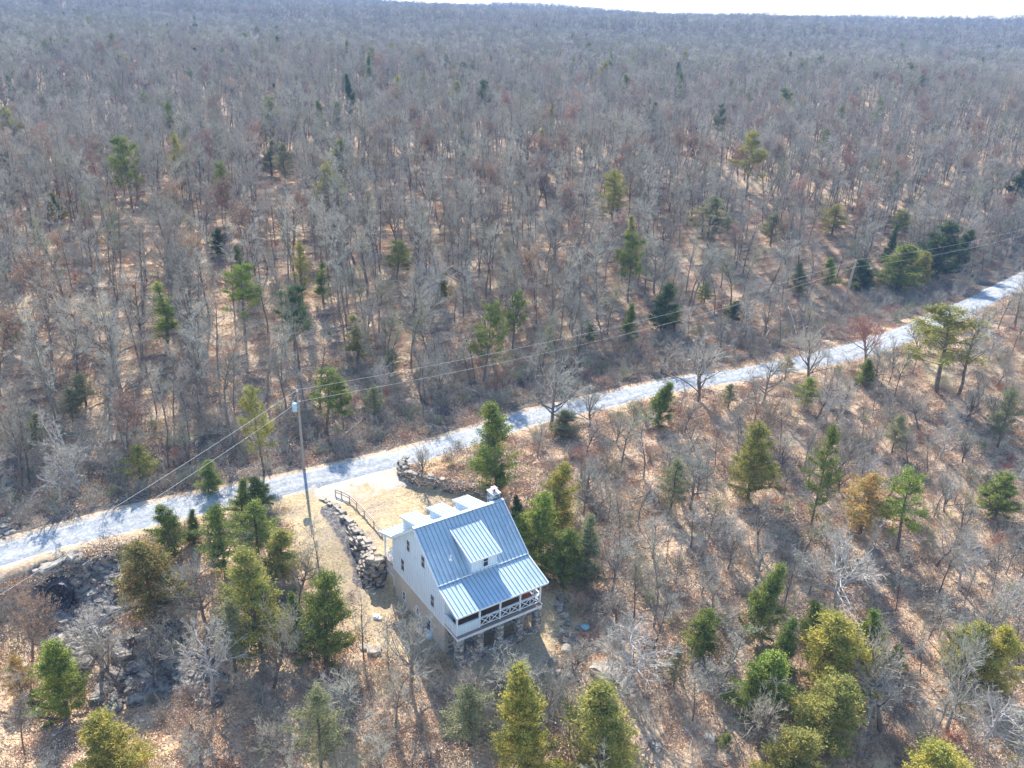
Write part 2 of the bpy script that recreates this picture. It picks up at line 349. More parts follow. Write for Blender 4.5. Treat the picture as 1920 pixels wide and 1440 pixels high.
# road
def road_mesh():
    n = len(ROAD); d = np.gradient(ROAD, axis=0); d /= np.linalg.norm(d, axis=1)[:, None]; nn = np.stack([-d[:, 1], d[:, 0]], 1)
    s = np.linspace(0, 1, n); half = 1.78 + .75 * ss(20, 60, ROAD[:, 0])
    K = 9; V = np.zeros((n, K, 3))
    for k in range(K):
        u = -1 + 2 * k / (K - 1); wob = (rng.normal(0, .16, n) + .25 * np.sin(np.arange(n) * .21 + k)) if k in (0, K - 1) else 0
        p = ROAD + nn * ((u * half) + wob)[:, None]
        V[:, k, 0] = p[:, 0]; V[:, k, 1] = p[:, 1]
        V[:, k, 2] = height(p[:, 0], p[:, 1]) + (.05 + .05 * (1 - u * u)) - (.11 if k in (0, K - 1) else 0)
    I = np.arange(n * K).reshape(n, K); q = np.stack([I[:-1, :-1], I[:-1, 1:], I[1:, 1:], I[1:, :-1]], -1).reshape(-1, 4)
    m = mat('limestone_gravel', (.35, .36, .37), .95, [(.9, (.43, .435, .44), .4, .65), (5, (.24, .24, .24), .5, .7), (2.6, (.55, .55, .545), .5, .7)], bump=(8, .5, .05), spec=.2)
    me = mesh_np('gravel_road', V.reshape(-1, 3), [q[:, ::-1]], m, smooth=True)
    a = me.attributes.new('across', 'FLOAT', 'POINT'); a.data.foreach_set('value', np.tile(np.abs(np.linspace(-1, 1, K)), n).astype(np.float32))
    t = m.node_tree; b = t.nodes['Principled BSDF']; src = b.inputs['Base Color'].links[0].from_socket; at_ = t.nodes.new('ShaderNodeAttribute'); at_.attribute_name = 'across'
    tn = t.nodes.new('ShaderNodeTexNoise'); tn.inputs['Scale'].default_value = .8; tc = t.nodes.new('ShaderNodeTexCoord'); t.links.new(tc.outputs['Object'], tn.inputs['Vector'])
    ad = t.nodes.new('ShaderNodeMath'); ad.operation = 'MULTIPLY_ADD'; ad.inputs[1].default_value = .5; t.links.new(tn.outputs[0], ad.inputs[0]); t.links.new(at_.outputs['Fac'], ad.inputs[2])
    r = t.nodes.new('ShaderNodeValToRGB'); t.links.new(ad.outputs[0], r.inputs[0]); e = r.color_ramp.elements
    for p_, v_ in ((.30, .62), (.48, 1.0), (.62, 1.0), (.85, .55), (1.0, .35)):
        k_ = e.new(p_); k_.color = (v_, v_ * .985, v_ * .95, 1)
    e.remove(e[0]); e.remove(e[len(e) - 1])
    mx = t.nodes.new('ShaderNodeMix'); mx.data_type = 'RGBA'; mx.blend_type = 'MULTIPLY'; mx.inputs[0].default_value = .35; t.links.new(src, mx.inputs[6]); t.links.new(r.outputs[0], mx.inputs[7]); t.links.new(mx.outputs[2], b.inputs['Base Color'])
    tag(link('gravel_road', me), kind='structure')
road_mesh()
# ------------------------------------------------------------------ materials
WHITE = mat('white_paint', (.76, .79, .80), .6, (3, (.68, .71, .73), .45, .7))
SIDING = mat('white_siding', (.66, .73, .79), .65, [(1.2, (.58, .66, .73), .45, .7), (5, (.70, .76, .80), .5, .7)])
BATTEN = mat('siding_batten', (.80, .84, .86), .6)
ROOF = mat('standing_seam_metal', (.44, .56, .65), .45, [(1.2, (.39, .51, .60), .4, .7), (.45, (.36, .47, .55), .48, .62), (7, (.50, .61, .68), .5, .72)], metallic=.1, spec=.5)
SEAM = mat('shaded_seam_metal', (.30, .32, .34), .5, metallic=.2)  # darker rib metal; the shade of the rib faces is put into it
def stone_mat(name, base=(.40, .35, .29), sc=2.6, dark=(.13, .12, .12), mortar=(.16, .15, .14), hi=(.60, .53, .44)):
    m = bpy.data.materials.new(name); m.use_nodes = True; t = m.node_tree; b = t.nodes['Principled BSDF']; b.inputs['Roughness'].default_value = .9
    tc = t.nodes.new('ShaderNodeTexCoord'); mp = t.nodes.new('ShaderNodeMapping'); mp.inputs['Scale'].default_value = (1, 1, 2.1); t.links.new(tc.outputs['Object'], mp.inputs[0])
    v = t.nodes.new('ShaderNodeTexVoronoi'); v.inputs['Scale'].default_value = sc; t.links.new(mp.outputs[0], v.inputs['Vector'])
    v2 = t.nodes.new('ShaderNodeTexVoronoi'); v2.feature = 'DISTANCE_TO_EDGE'; v2.inputs['Scale'].default_value = sc; t.links.new(mp.outputs[0], v2.inputs['Vector'])
    sep = t.nodes.new('ShaderNodeSeparateColor'); t.links.new(v.outputs['Color'], sep.inputs[0])
    r = t.nodes.new('ShaderNodeValToRGB'); e = r.color_ramp.elements; e[0].color = (*dark, 1); e[1].color = (*hi, 1); k = e.new(.45); k.color = (*base, 1); t.links.new(sep.outputs[0], r.inputs[0])
    mr = t.nodes.new('ShaderNodeMapRange'); mr.inputs[1].default_value = .02; mr.inputs[2].default_value = .07; t.links.new(v2.outputs[0], mr.inputs[0])
    mx = t.nodes.new('ShaderNodeMix'); mx.data_type = 'RGBA'; t.links.new(mr.outputs[0], mx.inputs[0]); mx.inputs[6].default_value = (*mortar, 1); t.links.new(r.outputs[0], mx.inputs[7])
    t.links.new(mx.outputs[2], b.inputs['Base Color'])
    bp = t.nodes.new('ShaderNodeBump'); bp.inputs['Strength'].default_value = .8; bp.inputs['Distance'].default_value = .06; t.links.new(mr.outputs[0], bp.inputs['Height']); t.links.new(bp.outputs[0], b.inputs['Normal'])
    return m
STONEW = stone_mat('fieldstone_wall', (.46, .41, .35), 2.6, (.17, .155, .15), (.20, .185, .17), (.68, .62, .54))
STONEC = stone_mat('chimney_stone', (.42, .42, .42), 3.2, (.12, .12, .13), (.20, .20, .20), (.75, .75, .74))
BLOCKW = mat('tan_basement_block', (.52, .47, .39), .9, [(6, (.36, .325, .275), .45, .7), (.8, (.58, .53, .44), .45, .7)], bump=(9, .5, .03))
ROCK = mat('sandstone', (.42, .35, .27), .95, [(2.5, (.20, .17, .145), .45, .62), (.9, (.62, .53, .41), .5, .7)], coord='Object', bump=(5, .8, .06))
GREYROCK = mat('grey_rock', (.31, .275, .235), .95, [(2.2, (.12, .11, .10), .42, .6), (1.0, (.54, .46, .35), .52, .68)], bump=(5, .8, .06))
DECK = mat('stained_deck', (.17, .085, .055), .7, (6, (.24, .13, .08), .4, .7))
DECKE = mat('weathered_board', (.30, .22, .18), .8)
GLASS = mat('window_glass', (.035, .045, .065), .3, spec=.25)
DARKIN = mat('painted_pipe_darkness', (.05, .045, .045), .8)
WOOD = mat('weathered_wood', (.56, .45, .36), .85, (12, (.42, .33, .26), .4, .7))
POLEW = mat('pole_wood', (.42, .34, .285), .85, (8, (.27, .21, .18), .4, .7))
GALV = mat('pale_blue_steel', (.42, .58, .66), .45, metallic=.1)
WIREM = mat('aluminium_wire', (.66, .62, .54), .5, spec=.4)
# ------------------------------------------------------------------ house
H = bpy.data.objects.new('farmhouse', None); COL.objects.link(H)
H.location = (HO[0], HO[1], 0); H.rotation_euler = (0, 0, YAW)
tag(H, 'white board and batten farmhouse with blue grey metal roof and stone basement beside the driveway', 'house')
HL = 8.0
# roof profile on the local v axis
RIDGE = (6.66, 6.69); BS = (2.67, 3.67); ES = (-.31, 2.61); BN = (10.71, 3.50); EN = (13.27, 2.58)
def slab(p, q, u0, u1, th=.14, name='roof', seams=.375, seam_h=.055, parent=H, trim=True, off=.19):
    p = Vector((0, *p)); q = Vector((0, *q)); d = (q - p).normalized(); nrm = Vector((0, -d.z, d.y))
    if nrm.z < 0: nrm = -nrm
    m = MB()
    P = lambda u, s, h: Vector((u, 0, 0)) + p + d * s + nrm * h
    Ln = (q - p).length
    def bx(u0, u1, s0, s1, h0, h1):
        vs = [P(u, s, h) for h in (h0, h1) for (u, s) in ((u0, s0), (u1, s0), (u1, s1), (u0, s1))]
        m.add(vs, [(0, 1, 2, 3), (4, 5, 6, 7), (0, 1, 5, 4), (1, 2, 6, 5), (2, 3, 7, 6), (3, 0, 4, 7)])
    bx(u0, u1, 0, Ln, -th, 0)
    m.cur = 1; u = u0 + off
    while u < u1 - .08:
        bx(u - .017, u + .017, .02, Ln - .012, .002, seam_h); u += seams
    if trim:
        m.cur = 2
        bx(u0 - .025, u0 + .05, -.02, Ln + .02, -th - .05, .03) ; bx(u1 - .05, u1 + .025, -.02, Ln + .02, -th - .05, .03)
        bx(u0 + .05, u1 - .05, Ln - .004, Ln + .03, -th - .05, .012)
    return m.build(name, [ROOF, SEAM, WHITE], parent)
slab(RIDGE, BS, -.29, HL + .29, name='main_roof')['label'] = 'steep shaded blue grey metal roof slope facing the camera'
slab((BS[0] + .06, BS[1] - .13), ES, -.29, HL + .29, name='porch_roof')['label'] = 'low pitched pale metal roof over the rear porch'
slab(RIDGE, BN, -.29, HL + .29, name='main_roof')['label'] = 'bright sunlit roof slope facing the driveway'
slab((BN[0], BN[1] - .02), EN, -.29, HL + .29, name='porch_roof')['label'] = 'low roof over the porch on the driveway side'
m = MB(); m.bar((-.31, RIDGE[0], RIDGE[1] + .03), (HL + .31, RIDGE[0], RIDGE[1] + .03), .30, .07); m.build('ridge_cap', ROOF, H)
for a_, b_ in ((-.30, 2.75), (5.35, HL + .3)): m = MB(); m.bar((a_, BS[0], BS[1] - .04), (b_, BS[0], BS[1] - .04), .12, .07); m.build('flashing', WHITE, H)
# gable walls with battens and openings
VS, VN = 2.05, 11.10
def roof_z(v):
    return float(np.interp(v, [ES[0], BS[0] + .01, BS[0] + .02, RIDGE[0], BN[0], EN[0]], [ES[1] - .16, BS[1] - .29, BS[1] - .17, RIDGE[1] - .18, BN[1] - .17, EN[1] - .16]))
WINW = [(7.84, 8.38, 3.50, 4.56), (5.25, 5.82, 3.52, 4.60), (8.94, 9.49, .88, 2.0), (3.71, 4.26, .68, 1.78)]
gable = [(VS, 0), (VN, 0)] + [(v, roof_z(v)) for v in (VN, BN[0], RIDGE[0], BS[0] + .02, BS[0] + .01, VS)]
m = MB(); m.prism(gable, 'x', 0, .16); m.prism(gable, 'x', HL - .16, HL)
m.box((.16, VS, 0), (HL - .16, VS + .14, 3.15)); m.box((.16, VN - .14, 0), (HL - .16, VN, 3.2))
m.cur = 1
for uu, sg in ((-.024, 1), (HL - .001, 1)):
    v = VS + .06
    while v < VN:
        segs = [(0.16, roof_z(v) - .06)]
        if uu < 0:
            for (a, b, z0, z1) in WINW:
                if a - .09 < v < b + .09:
                    ns = []
                    for (s0, s1) in segs:
                        if s0 < z0 - .1: ns.append((s0, min(s1, z0 - .1)))
                        if s1 > z1 + .1: ns.append((max(s0, z1 + .1), s1))
                    segs = ns
        for s0, s1 in segs: m.box((uu, v - .03, s0), (uu + .025, v + .03, s1))
        v += .305
    m.box((uu - .004, VS, 0), (uu + .029, VN, .14)) ; m.box((uu - .002, VS + .1, 2.62), (uu + .027, VN - .1, 2.68))
    m.box((uu - .006, VS - .02, .141), (uu + .03, VS + .10, 3.05)); m.box((uu - .006, VN - .08, .141), (uu + .03, VN + .02, 3.05))
for k in range(24):
    u = .3 + k * .32
    m.box((u - .03, VS - .024, .15), (u + .03, VS, 3.0))
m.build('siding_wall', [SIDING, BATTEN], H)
def window(face, a, b, z0, z1, frame=.07, at_=0.0, name='window', sash=True):
    """face 'w': on plane u=at_, spans v; 's': on plane v=at_, spans u; opens to the minus side"""
    def bx(mb, s0, s1, d0, d1, zz0, zz1):
        if face == 'w': mb.box((at_ - d1, s0, zz0), (at_ - d0, s1, zz1))
        else: mb.box((s0, at_ - d1, zz0), (s1, at_ - d0, zz1))
    f = MB()
    bx(f, a - frame, a, .0, .05, z0 - frame, z1 + frame); bx(f, b, b + frame, .0, .05, z0 - frame, z1 + frame)
    bx(f, a, b, .0, .05, z1, z1 + frame); bx(f, a, b, .0, .055, z0 - frame, z0)
    if sash: bx(f, a, b, .018, .04, (z0 + z1) / 2 - .02, (z0 + z1) / 2 + .02)
    fo = f.build(name, WHITE, H)
    g = MB(); bx(g, a, b, .004, .015, z0, z1); g.build('pane', GLASS, fo)
    return fo
for wn in WINW: window('w', *wn)
# dormer on the camera side
m = MB()
zr = lambda v: BS[1] + (v - BS[0]) * (RIDGE[1] - BS[1]) / (RIDGE[0] - BS[0])
DV0, DV1 = 2.78, 5.80; DZ0 = 4.92 - .10; DZ1 = 5.95
side = [(DV0, zr(DV0) - .05), (DV0, DZ0 + .06), (DV1, DZ1 + .02), (DV1, zr(DV1) - .05)]
m.prism(side, 'x', 2.86, 2.98); m.prism(side, 'x', 5.10, 5.22); m.box((2.98, DV0, zr(DV0) - .05), (5.10, DV0 + .1, DZ0 + .05))
m.cur = 1
for u in (2.89, 3.36, 4.72, 5.19): m.box((u - .03, DV0 - .02, zr(DV0) + .02), (u + .03, DV0, DZ0))
m.bar((2.83, DV0 - .03, zr(DV0) + .0), (5.25, DV0 - .03, zr(DV0) + .0), .07, .09)
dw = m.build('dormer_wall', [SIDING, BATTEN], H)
slab((5.87, 6.10), (2.40, 4.98), 2.56, 5.46, th=.10, name='dormer_roof', off=.18, seams=.36)['label'] = 'large flat pitched dormer roof on the camera side, brightly lit'
window('s', 3.93, 4.36, 3.86, 4.74, frame=.06, at_=DV0 - .021)
# three dormers on the driveway side
for k, u0 in enumerate((.14, 2.68, 5.22)):
    m = MB(); zN = lambda v: RIDGE[1] + (v - RIDGE[0]) * (BN[1] - RIDGE[1]) / (BN[0] - RIDGE[0])
    v1 = 9.55; side = [(7.0, zN(7.0) - .05), (7.0, 6.48), (v1, 5.83), (v1, zN(v1) - .05)]
    m.prism(side, 'x', u0 + .12, u0 + .22); m.prism(side, 'x', u0 + 1.26, u0 + 1.36); m.box((u0 + .22, v1 - .1, zN(v1) - .05), (u0 + 1.26, v1, 5.83))
    m.cur = 1
    v = 7.6
    while v < v1: zt = 6.48 + (v - 7.0) * (5.83 - 6.48) / (v1 - 7.0); m.box((u0 + .098, v - .03, zN(v)), (u0 + .12, v + .03, zt)); v += .3
    m.build('dormer_wall', [SIDING, BATTEN], H)
    slab((6.74, 6.70), (9.95, 5.86), u0, u0 + 1.5, th=.09, name='dormer_roof', off=.2, seams=.36)
# basement
m = MB(); m.cur = 0
m.box((.0, VS, -3.3), (.3, 12.96, -.004)); m.box((HL - .3, VS, -3.3), (HL, 12.96, -.004)); m.box((.3, 12.66, -3.3), (HL - .3, 12.96, -.004))
m.build('basement_wall', BLOCKW, H)
m = MB(); m.box((.3, VS, -3.3), (HL - .3, VS + .3, -.004)); m.build('rear_basement_wall', STONEW, H)
def door(face, a, b, z0, z1, at_, mt, name, fr=.08):
    f = MB()
    def bx(mb, s0, s1, d0, d1, zz0, zz1):
        if face == 'w': mb.box((at_ - d1, s0, zz0), (at_ - d0, s1, zz1))
        else: mb.box((s0, at_ - d1, zz0), (s1, at_ - d0, zz1))
    bx(f, a, b, .0, .03, z0, z1); f.cur = 1
    bx(f, a - fr, a, 0, .06, z0, z1 + fr); bx(f, b, b + fr, 0, .06, z0, z1 + fr); bx(f, a, b, 0, .06, z1, z1 + fr)
    for k in range(1, 4): bx(f, a, b, .031, .04, z0 + (z1 - z0) * k / 4 - .012, z0 + (z1 - z0) * k / 4 + .012)
    return f.build(name, [mt, WHITE], H)
door('w', 11.0, 12.45, -2.75, -.92, 0, mat('pale_door', (.56, .58, .52), .6), 'garage_door')
window('w', 8.86, 9.28, -2.05, -1.3, frame=.06); window('w', 6.4, 6.8, -2.0, -1.2, frame=.06)
door('w', 4.3, 5.0, -2.8, -1.0, 0, mat('dark_door', (.09, .09, .11), .6), 'basement_door')
for a, b in ((.9, 1.75), (2.7, 3.5), (4.6, 5.4), (6.5, 7.2)): window('s', a, b, -2.3, -.7, frame=.07, at_=VS)
# porch slab, rim, floor
m = MB(); m.box((0, 0, 0), (HL, .06, .30)); m.box((0, .06, 0), (.06, VS - .03, .30)); m.box((HL - .06, .06, 0), (HL, VS, .30)); m.build('rim_board', WHITE, H)
m = MB()
for k in range(13): m.box((-.03, -.04 + k * .16, .303), (HL + .03, -.04 + k * .16 + .145, .345))
m.cur = 1
m.box((-.034, -.045, .301), (HL + .034, .215, .349))
m.build('porch_floor', [DECK, DECKE], H)
m = MB(); m.box((.06, .07, .02), (HL - .06, VS, .296)); m.build('porch_underside', DECKE, H)
m = MB(); m.box((0, VN, -.003), (HL, 12.96, .10)); m.build('porch_floor', DECKE, H)
PU = [.07, 2.12, 4.03, 5.95, HL - .07]
for u in PU:
    m = MB(); m.box((u - .065, .20, .35), (u + .065, .33, ES[1] + .02)); m.build('porch_post', WHITE, H)
for u in (.07, 2.6, 5.3, HL - .07):
    m = MB(); m.box((u - .065, 12.70, .10), (u + .065, 12.83, 2.50)); m.build('porch_post', WHITE, H)
m = MB(); m.box((0, .20, ES[1] + .021), (HL, .33, ES[1] + .16)); m.build('porch_beam', WHITE, H)
def xrail(p, q, z0=.45, z1=1.25, n=2, parent=H):
    m = MB(); p = Vector((*p, 0)); q = Vector((*q, 0)); P = lambda t, z: p.lerp(q, t) + Vector((0, 0, z))
    m.bar(P(0, z1), P(1, z1), .10, .06); m.bar(P(0, z0), P(1, z0), .05, .07); m.bar(P(0, z1 - .12), P(1, z1 - .12), .045, .05)
    for k in range(n):
        a, b = k / n, (k + 1) / n
        m.bar(P(a + .01, z0), P(b - .01, z1 - .1), .04, .06); m.bar(P(a + .01, z1 - .1), P(b - .01, z0), .046, .06)
        if k: m.bar(P(a, z0), P(a, z1), .05, .06)
    return m.build('railing', WHITE, parent)
for a, b in zip(PU[1:-1], PU[2:]): xrail((a + .07, .26), (b - .07, .26))
xrail((HL - .06, .36), (HL - .06, VS - .05))
m = MB(); m.box((.13, .22, .35), (2.05, .31, 1.22)); m.box((0.0, .34, .301), (.09, VS - .03, 1.22)); m.cur = 1
for k in range(6): m.box((.3 + k * .3 - .02, .197, .36), (.3 + k * .3 + .02, .22, 1.2))
for k in range(6): m.box((-.023, .42 + k * .29 - .02, .31), (0, .42 + k * .29 + .02, 1.2))
m.box((.13, .19, 1.221), (2.05, .34, 1.27)); m.box((-.03, .34, 1.221), (.12, VS - .03, 1.27))
m.build('half_wall', [SIDING, BATTEN], H)
for (a, b) in ((0, .58), (1.86, 2.4), (3.76, 4.3), (5.66, 6.24), (7.44, 8.0)):
    m = MB(); m.box((a + .01, .02, -3.2), (b - .01, .56, -.006))
    random.seed(int(a * 100))
    for k in range(12):
        z = -2.7 + k * .22
        for j in range(2):
            m.stone((a + (b - a) * (.27 + .46 * j), .05, z + random.uniform(-.02, .02)), random.uniform(.20, .3), .14, .19, 0, .1)
            m.stone((a + .03, .17 + .25 * j, z), .14, random.uniform(.2, .28), .19, 0, .1)
    m.build('stone_pier', STONEW, H)
for a, b in ((.6, 1.84), (2.42, 3.74), (4.32, 5.64), (6.26, 7.42)):
    m = MB(); m.box((a, .06, -3.2), (b, .40, -2.05))
    x = a + .12
    while x < b:
        for z in (-2.62, -2.4, -2.18): m.stone((x, .08, z), .27, .16, .2, 0, .12)
        m.stone((x, .25, -2.03), .27, .34, .1, 0, .1); x += .26
    m.build('low_stone_wall', STONEW, H)
m = MB(); m.box((.3, .4, -3.2), (HL - .3, VS, -2.66)); m.build('patio_slab', mat('concrete', (.36, .34, .32), .9, (3, (.28, .27, .25), .4, .7)), H)
# chimney
m = MB(); m.box((7.52, 7.06, 3.0), (8.24, 7.96, 7.10)); m.box((8.015, 7.1, -2.7), (8.24, 7.92, 3.0))
random.seed(5)
for z in np.arange(6.0, 7.1, .17):
    for j in range(3):
        m.stone((7.53, 7.2 + .31 * j, z), .12, .29, .15, 0, .1); m.stone((7.64 + .24 * j, 7.07, z), .22, .12, .15, 0, .1)
ch = m.build('chimney', STONEC, H)
m = MB(); m.box((7.46, 6.99, 7.11), (8.30, 8.03, 7.19)); m.build('chimney_crown', mat('crown_mortar', (.62, .61, .58), .8), ch)
m = MB(); m.tube([(7.88, 7.5, 7.19), (7.88, 7.5, 7.46)], .14, 12); m.build('clay_flue', mat('red_clay', (.42, .10, .06), .7), ch)
m = MB(); m.box((7.66, 7.28, 7.52), (8.10, 7.72, 7.56))
for sx in (7.72, 8.04):
    for sy in (7.34, 7.66): m.box((sx - .012, sy - .012, 7.19), (sx + .012, sy + .012, 7.52))
m.build('flue_cap', WHITE, ch)
m = MB(); zz = zr(3.9); m.tube([(1.62, 3.95, zz - .02), (1.62, 3.95, zz + .36)], .05, 8); m.tube([(1.62, 3.95, zz + .0), (1.62, 3.95, zz + .10)], [.16, .07], 10); m.tube([(1.62, 3.95, zz + .34), (1.68, 4.02, zz + .47)], .055, 8); m.build('vent_pipe', WHITE, H)
# ------------------------------------------------------------------ porch things
def hpt(u, v, z): p = hw(u, v); return Vector((p[0], p[1], z))
def hthing(name, u, v, z, label, cat, rz=0.0, group=None):
    e = bpy.data.objects.new(name, None); COL.objects.link(e); e.location = hpt(u, v, z); e.rotation_euler = (0, 0, YAW + rz); return tag(e, label, cat, group)
wt = hthing('wagon_wheel', .10, 11.72, .10, 'white spoked wagon wheel leaning on the driveway side porch of the farmhouse', 'wheel')
m = MB(); m.tube([(0, .55 * math.cos(t), .57 + .55 * math.sin(t)) for t in np.linspace(0, 2 * math.pi, 21)], .04, 6, False); m.build('rim', WHITE, wt)
for k in range(5):
    t = k * math.pi / 5; m = MB(); m.tube([(0, -.53 * math.cos(t), .57 - .53 * math.sin(t)), (0, .53 * math.cos(t), .57 + .53 * math.sin(t))], .022, 6); m.build('spoke', WHITE, wt)
m = MB(); m.tube([(-.07, 0, .57), (.07, 0, .57)], .09, 10); m.build('hub', WHITE, wt)
def chair(u, v, z, rz, label, mt, cat='chair', wd=.6):
    e = hthing('porch_chair' if wd < 1 else 'porch_bench', u, v, z, label, cat, rz)
    m = MB()
    for k in range(4): m.box((-wd / 2, -.25 + k * .13, .40), (wd / 2, -.25 + k * .13 + .11, .43))
    m.build('seat', mt, e)
    m = MB()
    n = int(wd / .12)
    for k in range(n): x = -wd / 2 + .02 + k * (wd - .04) / n; m.bar((x + .04, .27, .42), (x + .04, .42, 1.0), .08, .02, (0, 1, 0))
    m.build('backrest', mt, e)
    for sx in (-1, 1):
        for sy in (-.22, .24):
            m = MB(); m.box((sx * (wd / 2 - .03) - .03, sy - .03, 0), (sx * (wd / 2 - .03) + .03, sy + .03, .40)); m.build('leg', mt, e)
        m = MB(); m.box((sx * wd / 2 - .05, -.28, .62), (sx * wd / 2 + .05, .3, .65)); m.build('armrest', mt, e)
    return e
chair(.9, 12.2, .10, .3, 'white slatted porch bench behind the wagon wheel', WHITE, 'bench', 1.2)
chair(7.15, 1.15, .345, math.pi * .9, 'reddish wooden armchair at the sunny right end of the rear porch', mat('red_cedar_wood', (.42, .11, .05), .6))
chair(3.1, 1.3, .345, 2.9, 'dark wooden armchair in the shade of the rear porch', mat('dark_stained_wood', (.10, .07, .06), .6))
# ------------------------------------------------------------------ retaining walls
def retaining(name, line, ztop, drop, tiers, label, side, size=.43, mt=ROCK):
    m = MB(); random.seed(11)
    L = np.concatenate([[0], np.cumsum(np.linalg.norm(np.diff(line, axis=0), axis=1))])
    tot = L[-1]; T = np.gradient(line, axis=0); T /= np.linalg.norm(T, axis=1)[:, None]
    s = 0
    for tier in range(40):
        s = random.uniform(0, .4)
        done = True
        while s < tot:
            f = s / tot; x, y = np.interp(s, L, line[:, 0]), np.interp(s, L, line[:, 1]); tx, ty = np.interp(s, L, T[:, 0]), np.interp(s, L, T[:, 1])
            dz = drop(f); set_ = tiers(f); z = ztop(f) - tier * .29; ln = random.uniform(.5, 1.25) * size * 1.7
            if tier * .29 < dz + .25:
                done = False
                o = side * (set_ * (tier * .29) / max(dz, .3)) + random.uniform(-.22, .22)
                m.slab((x - ty * o, y + tx * o, z + random.uniform(-.09, .09)), ln * random.uniform(.6, 1.2), size * random.uniform(.6, 1.5), .19 * random.uniform(.6, 1.5), math.atan2(ty, tx) + random.uniform(-.3, .3), .2)
                if set_ > .8 and random.random() < .8:
                    o2 = o - side * .35; m.slab((x - ty * o2, y + tx * o2, z - .1), ln * .8, size * .7, .2, math.atan2(ty, tx) + random.uniform(-.35, .35), .2)
            s += ln * .86
        if done: break
    o = m.build(name, mt); return tag(o, label, 'retaining wall')
retaining('retaining_wall', WALLW, lambda f: .02, lambda f: .5 + 2.3 * min(1, f * 1.5), lambda f: .15 + 1.35 * ss(.2, .55, f) * (1 - .8 * ss(.78, 1, f)), 'curving dry stacked wall of flat sandstone slabs holding the driveway above the lawn', -1)
retaining('retaining_wall', WALLN, lambda f: .95 if f > .1 else .7, lambda f: 1.15, lambda f: .12, 'dark stone wall behind the dormers holding up the leaf covered bed beside the road', -1, .42, GREYROCK)
# rail fence above the west wall
fence = bpy.data.objects.new('rail_fence', None); COL.objects.link(fence); p0 = flat(628, 925); fence.location = (p0[0], p0[1], 0)
tag(fence, 'low wooden rail fence curving along the top of the driveway wall', 'fence')
fp = smooth_line([flat(629, 927), flat(655, 938), flat(683, 965), flat(716, 1003)], 1.9)
for i in range(len(fp)):
    m = MB(); x, y = fp[i] - p0; z = hz(*fp[i]); m.box((x - .045, y - .045, z - .2), (x + .045, y + .045, z + .62)); m.build('post', WOOD, fence)
for i in range(len(fp) - 1):
    for h in (.28, .56):
        a, b = fp[i] - p0, fp[i + 1] - p0; m = MB(); m.bar((a[0], a[1], h), (b[0], b[1], h), .07, .10); m.build('rail', WOOD, fence)
# ------------------------------------------------------------------ utility poles and wires
def upole(name, base, h, label, trans=False, lean=(0, 0)):
    e = bpy.data.objects.new(name, None); COL.objects.link(e); e.location = base; tag(e, label, 'utility pole')
    m = MB(); m.tube([(0, 0, -.3), (lean[0] * .5, lean[1] * .5, h * .5), (lean[0], lean[1], h)], [.15, .135, .11] if trans else [.22, .19, .16], 10); m.build('pole', POLEW, e)
    top = (lean[0], lean[1]); m = MB(); m.tube([(top[0], top[1], h), (top[0], top[1], h + .10), (top[0], top[1], h + .24)], [.05, .075, .04], 8); m.build('insulator', WHITE, e)
    m = MB(); m.tube([(top[0] + .1, top[1] - .05, h - 1.0), (top[0] + .22, top[1] - .1, h - 1.0)], .06, 8); m.build('bracket', WHITE, e)
    if trans:
        x, y = -.42, -.2; m = MB(); m.tube([(x, y, h - 2.15), (x, y, h - 2.08), (x, y, h - 1.3), (x, y, h - 1.22)], [.2, .27, .27, .2], 14); t = m.build('transformer', GALV, e, True)
        m = MB(); m.tube([(x - .1, y, h - 1.22), (x - .12, y, h - .95)], [.06, .03], 6); m.build('bushing', WHITE, t)
        m = MB(); m.bar((0, 0, h - 1.6), (-.25, -.1, h - 1.6), .08, .3); m.build('hanger', GALV, e)
        m = MB(); m.tube([(0, 0, h - .02), (-.3, -.12, h - .5), (-.52, -.2, h - .95)], .015, 5); m.build('lead', WIREM, e)
    return e
b1 = at(570, 880); b2 = at(1580, 577)
HP1, HP2 = 9.0, 9.0
def fit_h(base, py):
    for h in np.arange(5, 16, .05):
        if project(base + np.array([0, 0, h]))[1] <= py: return h
    return 10
HP1 = fit_h(b1, 735); HP2 = fit_h(b2, 489)
upole('utility_pole', b1, HP1, 'wooden utility pole carrying a pale blue transformer beside the road left of the farmhouse', True, (-.1, 0))
upole('utility_pole', b2, HP2, 'plain leaning utility pole without transformer at the far bend of the road', False, (.6, 0))
t1 = b1 + np.array([-.1, 0, HP1 + .2]); t2 = b2 + np.array([.6, 0, HP2 + .2])
d12 = (b1 - b2); t0 = np.array([-34.5, 46.2, 8.4]); t0 = t1 + (t0 - t1) * 1.25; t0[2] = 8.2
t3 = np.array([87.5, 157.0, 8.8]); t3 = t2 + (t3 - t2) * 1.6; t3[2] = 9.6
def wire(a, b, sag, label):
    a = Vector(a); b = Vector(b); pts = []
    for k in range(25): t = k / 24; p = a.lerp(b, t); p.z -= sag * 4 * t * (1 - t); pts.append(p)
    m = MB(); m.tube(pts, .017, 5); o = m.build('power_line', WIREM); tag(o, label, 'wire', 'overhead wires along the road'); return o
lo = np.array([.15, -.05, -1.25])
wire(t0, t1, .5, 'upper wire running from the transformer pole to the lower left edge'); wire(t0 + lo, t1 + lo, .5, 'lower wire running from the transformer pole to the lower left edge')
wire(t1, t2, 1.6, 'upper wire strung between the two utility poles'); wire(t1 + lo, t2 + lo, 1.7, 'lower wire strung between the two utility poles')
wire(t2, t3, .8, 'upper wire leaving the far leaning pole toward the right'); wire(t2 + lo, t3 + lo, .8, 'lower wire leaving the far leaning pole toward the right')
